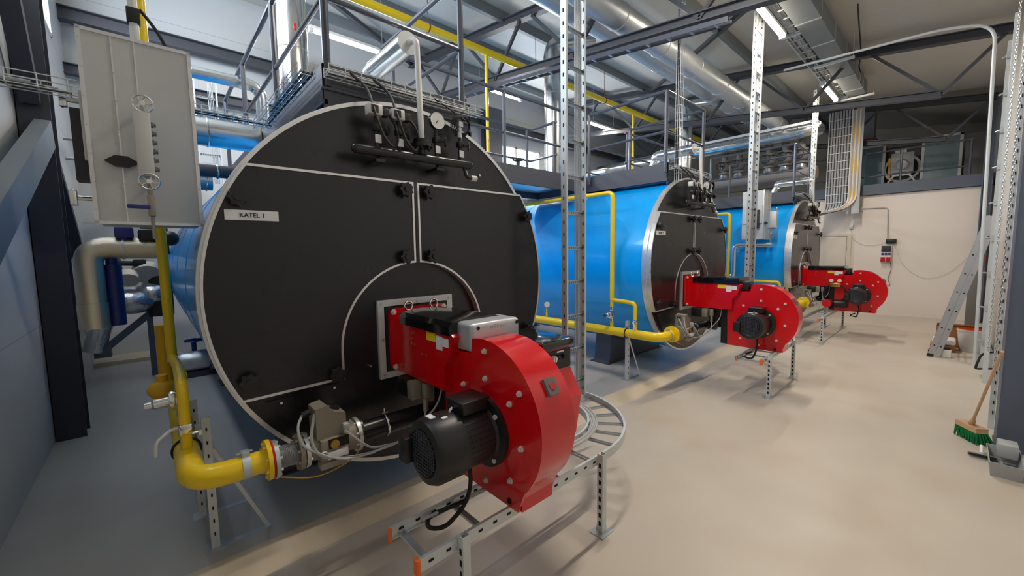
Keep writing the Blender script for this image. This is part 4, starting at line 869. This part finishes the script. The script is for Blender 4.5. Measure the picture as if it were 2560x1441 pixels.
for ch in t.children: ch.data.transform(Matrix.Translation((0, 0, -1.26)) @ Matrix.Scale(1.7, 4))
t.location = (-1.564, 5.233, 0)
MB().cyl((-1.6, 1.08, 1.36), (-1.6, 1.08, 1.76), .045, n=20).cyl((-1.6, 1.08, 1.76), (-1.6, 1.06, 1.86), .03, n=16).build('blue_vessel', 'navy', dr)
t = thing('feed_pump', 'low dark pump with blue handwheel on the plinth beneath the nearest boiler', 'pump', (-1.03, 4.75, .075))
MB().lathe([(.13, 0), (.15, .05), (.15, .35), (.1, .4)], (-.2, 0, .22), (1, 0, 0), 24).build('pump_body', 'galv', t); MB().box(-.22, .25, -.12, .12, 0, .08).build('pump_base', 'dark_steel', t)
MB().cyl((0, 0, .35), (0, 0, .55), .03).torus((0, 0, .52), (0, 0, 1), .1, .014, 20, 6).box(-.1, .1, -.02, .02, .5, .54).build('handwheel', 'navy', t)
t = thing('control_gear', 'blue and grey actuators above the shiny dimpled pipe', 'actuator', (-1.5, 1.0, 1.93))
MB().box(-.07, .02, -.04, .04, 0, .07, .008).cyl((-.03, 0, -.02), (-.03, 0, 0), .03).build('blue_actuator', 'navy', t); MB().box(.04, .16, -.05, .05, -.02, .06, .02).sphere((.2, 0, .0), .05).build('dark_gear', 'black_plastic', t)
t = thing('vent_pipe', 'pale pipe with black clamp and cable rising above the near cabinet', 'pipe', (-1.385, .62, 2.94)); MB().tube([(0, 0, 0), (0, 0, 1.6)], .022, 12).build('white_pipe', 'white_trim', t)
MB().box(-.03, .03, -.035, .03, .2, .28, .008).build('clamp', 'rubber', t); MB().tube([(.03, -.02, .28), (.09, -.02, .2), (.15, -.04, .06), (.22, -.04, .01)], .009, 8, bend=.06).build('cable', 'rubber', t)

# ------------------------------------------------------------------ front wall: sectional door gear, ladder, broom and oddments
t = thing('door_track', 'galvanised sectional door rail with rollers curving up along the right wall', 'door track', (0, -2.95, 0))
for x, r0 in ((7.6, .0), (6.6, 0.0)): MB().box(x - .03, x + .03, -.03, .015, .0, 4.6).build('rail', 'galv_light', t)
MB().tube([(7.5, .06, .0), (7.5, .14, 4.85), (7.5, .6, 4.98), (7.5, 2.65, 5.07)], .02, 10, bend=.35, seg=8).build('curved_rail', 'galv_light', t)
for k in range(9): MB().cyl((7.5, -.01, .4 + k * .5), (7.62, .05, .4 + k * .5), .012, n=8).box(7.5, 7.56, -.02, .02, .36 + k * .5, .44 + k * .5).build('roller', 'galv', t)
MB().box(4.62, 4.66, -.01, .03, 0, 5.0).build('angle_rail', 'galv_light', t)
b = MB()
for k in range(46): b.box(4.612, 4.6205, .003, .009, .15 + k * .1, .18 + k * .1)
b.build('slots', 'dark_hole', t)
def chain(x, y, z0, z1, lab):
    b = MB(); n = int((z1 - z0) / .0275)
    for k in range(n):
        z = z0 + k * .0275; ax = (1, 0, 0) if k % 2 else (0, 1, 0); c = Vector((x, y, z)); u = Vector((0, 1, 0)) if k % 2 else Vector((1, 0, 0))
        b.tube([c + u * .0075 * math.cos(a) + Vector((0, 0, .019 * math.sin(a))) for a in [j * PI / 4 for j in range(8)]], .0028, 5, closed=True)
    return tag(b.build('hoist_chain', 'chrome'), lab, 'chain', 'door hoist chains')
chain(4.0, -2.9, .65, 5.1, 'shiny hoist chain hanging nearest the big blue grey column'); chain(5.0, -2.9, .7, 5.0, 'second hoist chain hanging left of the slotted door rail')
MB_door = thing('door_bottom_rail', 'grey bottom rail of the sectional door lying on the floor at right', 'door rail', (0, -3.08, 0)); MB().box(4.5, 9.5, -.02, .03, .0, .1).build('rail', 'galv', MB_door)
t = thing('aluminium_ladder', 'aluminium ladder leaning on the right wall above the boxes', 'ladder', (0, 0, 0))
P0, P1 = Vector((7.95, -2.42, .0)), Vector((8.15, -2.93, 2.25)); wv = Vector((.42, .0, 0)); dd = (P1 - P0); L = dd.length; du = dd / L; off = du.cross(Vector((1, 0, 0))).normalized()
for k, o in enumerate((0, .075)):
    for s in (0, 1): MB().bar(P0 + off * -o + wv * s + du * (.04 if k else .02), P1 + off * -o + wv * s, .026, .066, off).build('stile', 'alu', t)
    for j in range(7): q = P0 + off * -o + du * (.2 + j * .3); MB().tube([q - Vector((.016, 0, 0)), q + wv], .013, 8).build('rung', 'alu', t)
    b = MB()
    for j in range(7): q = P0 + off * -o + du * (.2 + j * .3); b.cyl(q - Vector((.0165, 0, 0)), q - Vector((.018, 0, 0)), .011, n=10)
    b.build('rung_holes', 'dark_hole', t)
for s in (0, 1): MB().bar(P0 + wv * s - du * .0, P0 + wv * s + du * .05, .034, .075, off).build('rubber_foot', 'rubber', t)
t = thing('broom', 'broom with green bristles and wooden handle leaning on the column', 'broom', (4.12, -2.8, 0))
hq = Matrix.Rotation(.35, 3, 'X') @ Matrix.Rotation(0, 3, 'Z')
MB().bar((-.15, .0, .13), (.15, .0, .13), .07, .045).build('broom_head', 'wood', t)
b = MB()
for i in range(24):
    for j in range(5):
        x = -.145 + i * .0126; y = -.028 + j * .014; b.cyl((x, y, .115), (x * 1.12 + random.uniform(-.006, .006), y * 1.7 - .02 + random.uniform(-.006, .006), random.uniform(0, .008)), .0055, .0035, 5)
o = b.build('bristles', 'green_bristle', t)
for ch in t.children: ch.data.transform(Matrix.Rotation(math.radians(35), 4, 'Z') @ Matrix.Diagonal((.75, 1.3, 1, 1)))
MB().tube([(0, 0, .15), (-.7, -.1, .98)], .011, 10).cyl((0, 0, .15), (-.05, -.007, .21), .024, .018).build('handle', 'wood', t)
t = thing('dustpan', 'flat grey dustpan behind the broom at the column foot', 'dustpan', (3.75, -2.86, 0))
MB().box(-.09, .09, -.08, .08, .0, .008, rot=Matrix.Rotation(.5, 3, 'Y')).build('pan', 'alu', t); MB().tube([(.02, 0, .02), (.1, 0, .06)], .012, 8).build('pan_handle', 'white_paint', t)
t = thing('plastic_trough', 'pale grey plastic trough on the floor by the column at right edge', 'trough', (3.55, -2.98, 0))
def tub(b, x0, x1, y0, y1, z0, z1, tp, th=.006):
    o = [(x0, y0), (x1, y0), (x1, y1), (x0, y1)]; cx, cy = (x0 + x1) / 2, (y0 + y1) / 2; f = lambda s, k: [(cx + (x - cx) * s + (k if x < cx else -k), cy + (y - cy) * s + (k if y < cy else -k)) for x, y in o]
    a = b.ring([(x, y, z0) for x, y in f(tp, 0)]); c = b.ring([(x, y, z1) for x, y in f(1, 0)], a); d2 = b.ring([(x, y, z1) for x, y in f(1, th)], c); e = b.ring([(x, y, z0 + th) for x, y in f(tp, th)], d2); b.b.faces.new(a[::-1]); b.b.faces.new(e)
b = MB(); tub(b, -.22, .22, -.08, .1, 0, .12, .85); b.build('trough_body', 'grey_plastic', t); MB().box(.02, .18, -.06, .05, .09, .2, .01).build('trough_insert', 'grey_plastic', t)
t = thing('cardboard_box', 'open brown cardboard box behind the leaning ladder', 'box', (9.3, -2.65, 0)); b = MB(); tub(b, -.22, .22, -.2, .2, 0, .36, 1); b.build('carton', 'cardboard', t); MB().bar((-.22, -.18, .36), (-.34, -.16, .42), .36, .004, (0, 0, 1)).build('flap', 'cardboard', t)
t = thing('cardboard_box', 'low flat cardboard box on the floor behind the ladder foot', 'box', (8.75, -2.55, 0)); MB().box(-.2, .2, -.15, .15, 0, .11, .003).build('carton', 'cardboard', t)
tag(MB().box(8.55, 8.95, -2.7, -2.42, .112, .2, .03, 3).build('foam_wrap', 'sticker_white'), 'white packing foam lying on the low cardboard box', 'packing')
t = thing('bucket', 'white plastic bucket with orange rim inside beside the door rail', 'bucket', (8.85, -2.87, 0)); MB().lathe([(.13, 0), (.17, .38), (.175, .38), (.175, .35)], (0, 0, 0), (0, 0, 1), 28, True, False).build('bucket_body', 'sheet_white', t)
MB().lathe([(.17, .38), (.172, .39), (.166, .39), (.14, .12)], (0, 0, 0), (0, 0, 1), 28, False, True).build('bucket_liner', 'orange', t)
t = thing('jar', 'small white canister with black lid at the ladder foot', 'canister', (8.05, -2.6, 0)); MB().box(-.055, .055, -.055, .055, 0, .13, .012, 3).build('canister_body', 'sheet_white', t); MB().cyl((0, 0, .13), (0, 0, .155), .045, n=20).build('lid', 'rubber', t)
tag(MB().box(10.2, 10.4, -2.98, -2.8, .0, 1.35, .01).build('upright_panel', 'pvc'), 'dark upright panel with red top behind the ladder', 'panel')
tag(MB().box(10.2, 10.35, -2.98, -2.82, 1.352, 1.62, .02).build('red_box', 'red_plastic'), 'small red box on the dark panel behind the ladder', 'box')
tag(MB().tube([(7.0, -3.11, .36), (6.95, -2.93, .34), (6.9, -2.88, .12), (7.05, -2.9, .08), (7.25, -3.08, .08)], .013, 10, bend=.08).build('door_handle_bar', 'rubber'), 'bent black handle sticking out at the door bottom', 'handle')
t = thing('wall_lamp', 'white round fitting high at the top right corner above the door rail', 'lamp', (6.3, -2.85, 5.0)); MB().lathe([(.06, 0), (.085, .05), (.085, .22), (.06, .26)], (0, 0, 0), (0, 0, 1), 24).build('lamp_body', 'sheet_white', t); MB().cyl((0, 0, 0), (0, 0, -.05), .03).build('lamp_base', 'galv', t)
t = thing('loose_cable', 'thin black cable hanging down beside the square air duct', 'cable', (9.0, -1.18, 5.5)); MB().tube([(-2.0, -.2, .05), (0, 0, .0), (.25, .06, -.15), (.15, .0, -.35), (.3, .03, -.45)], .01, 6, bend=.1).build('cable', 'rubber', t)
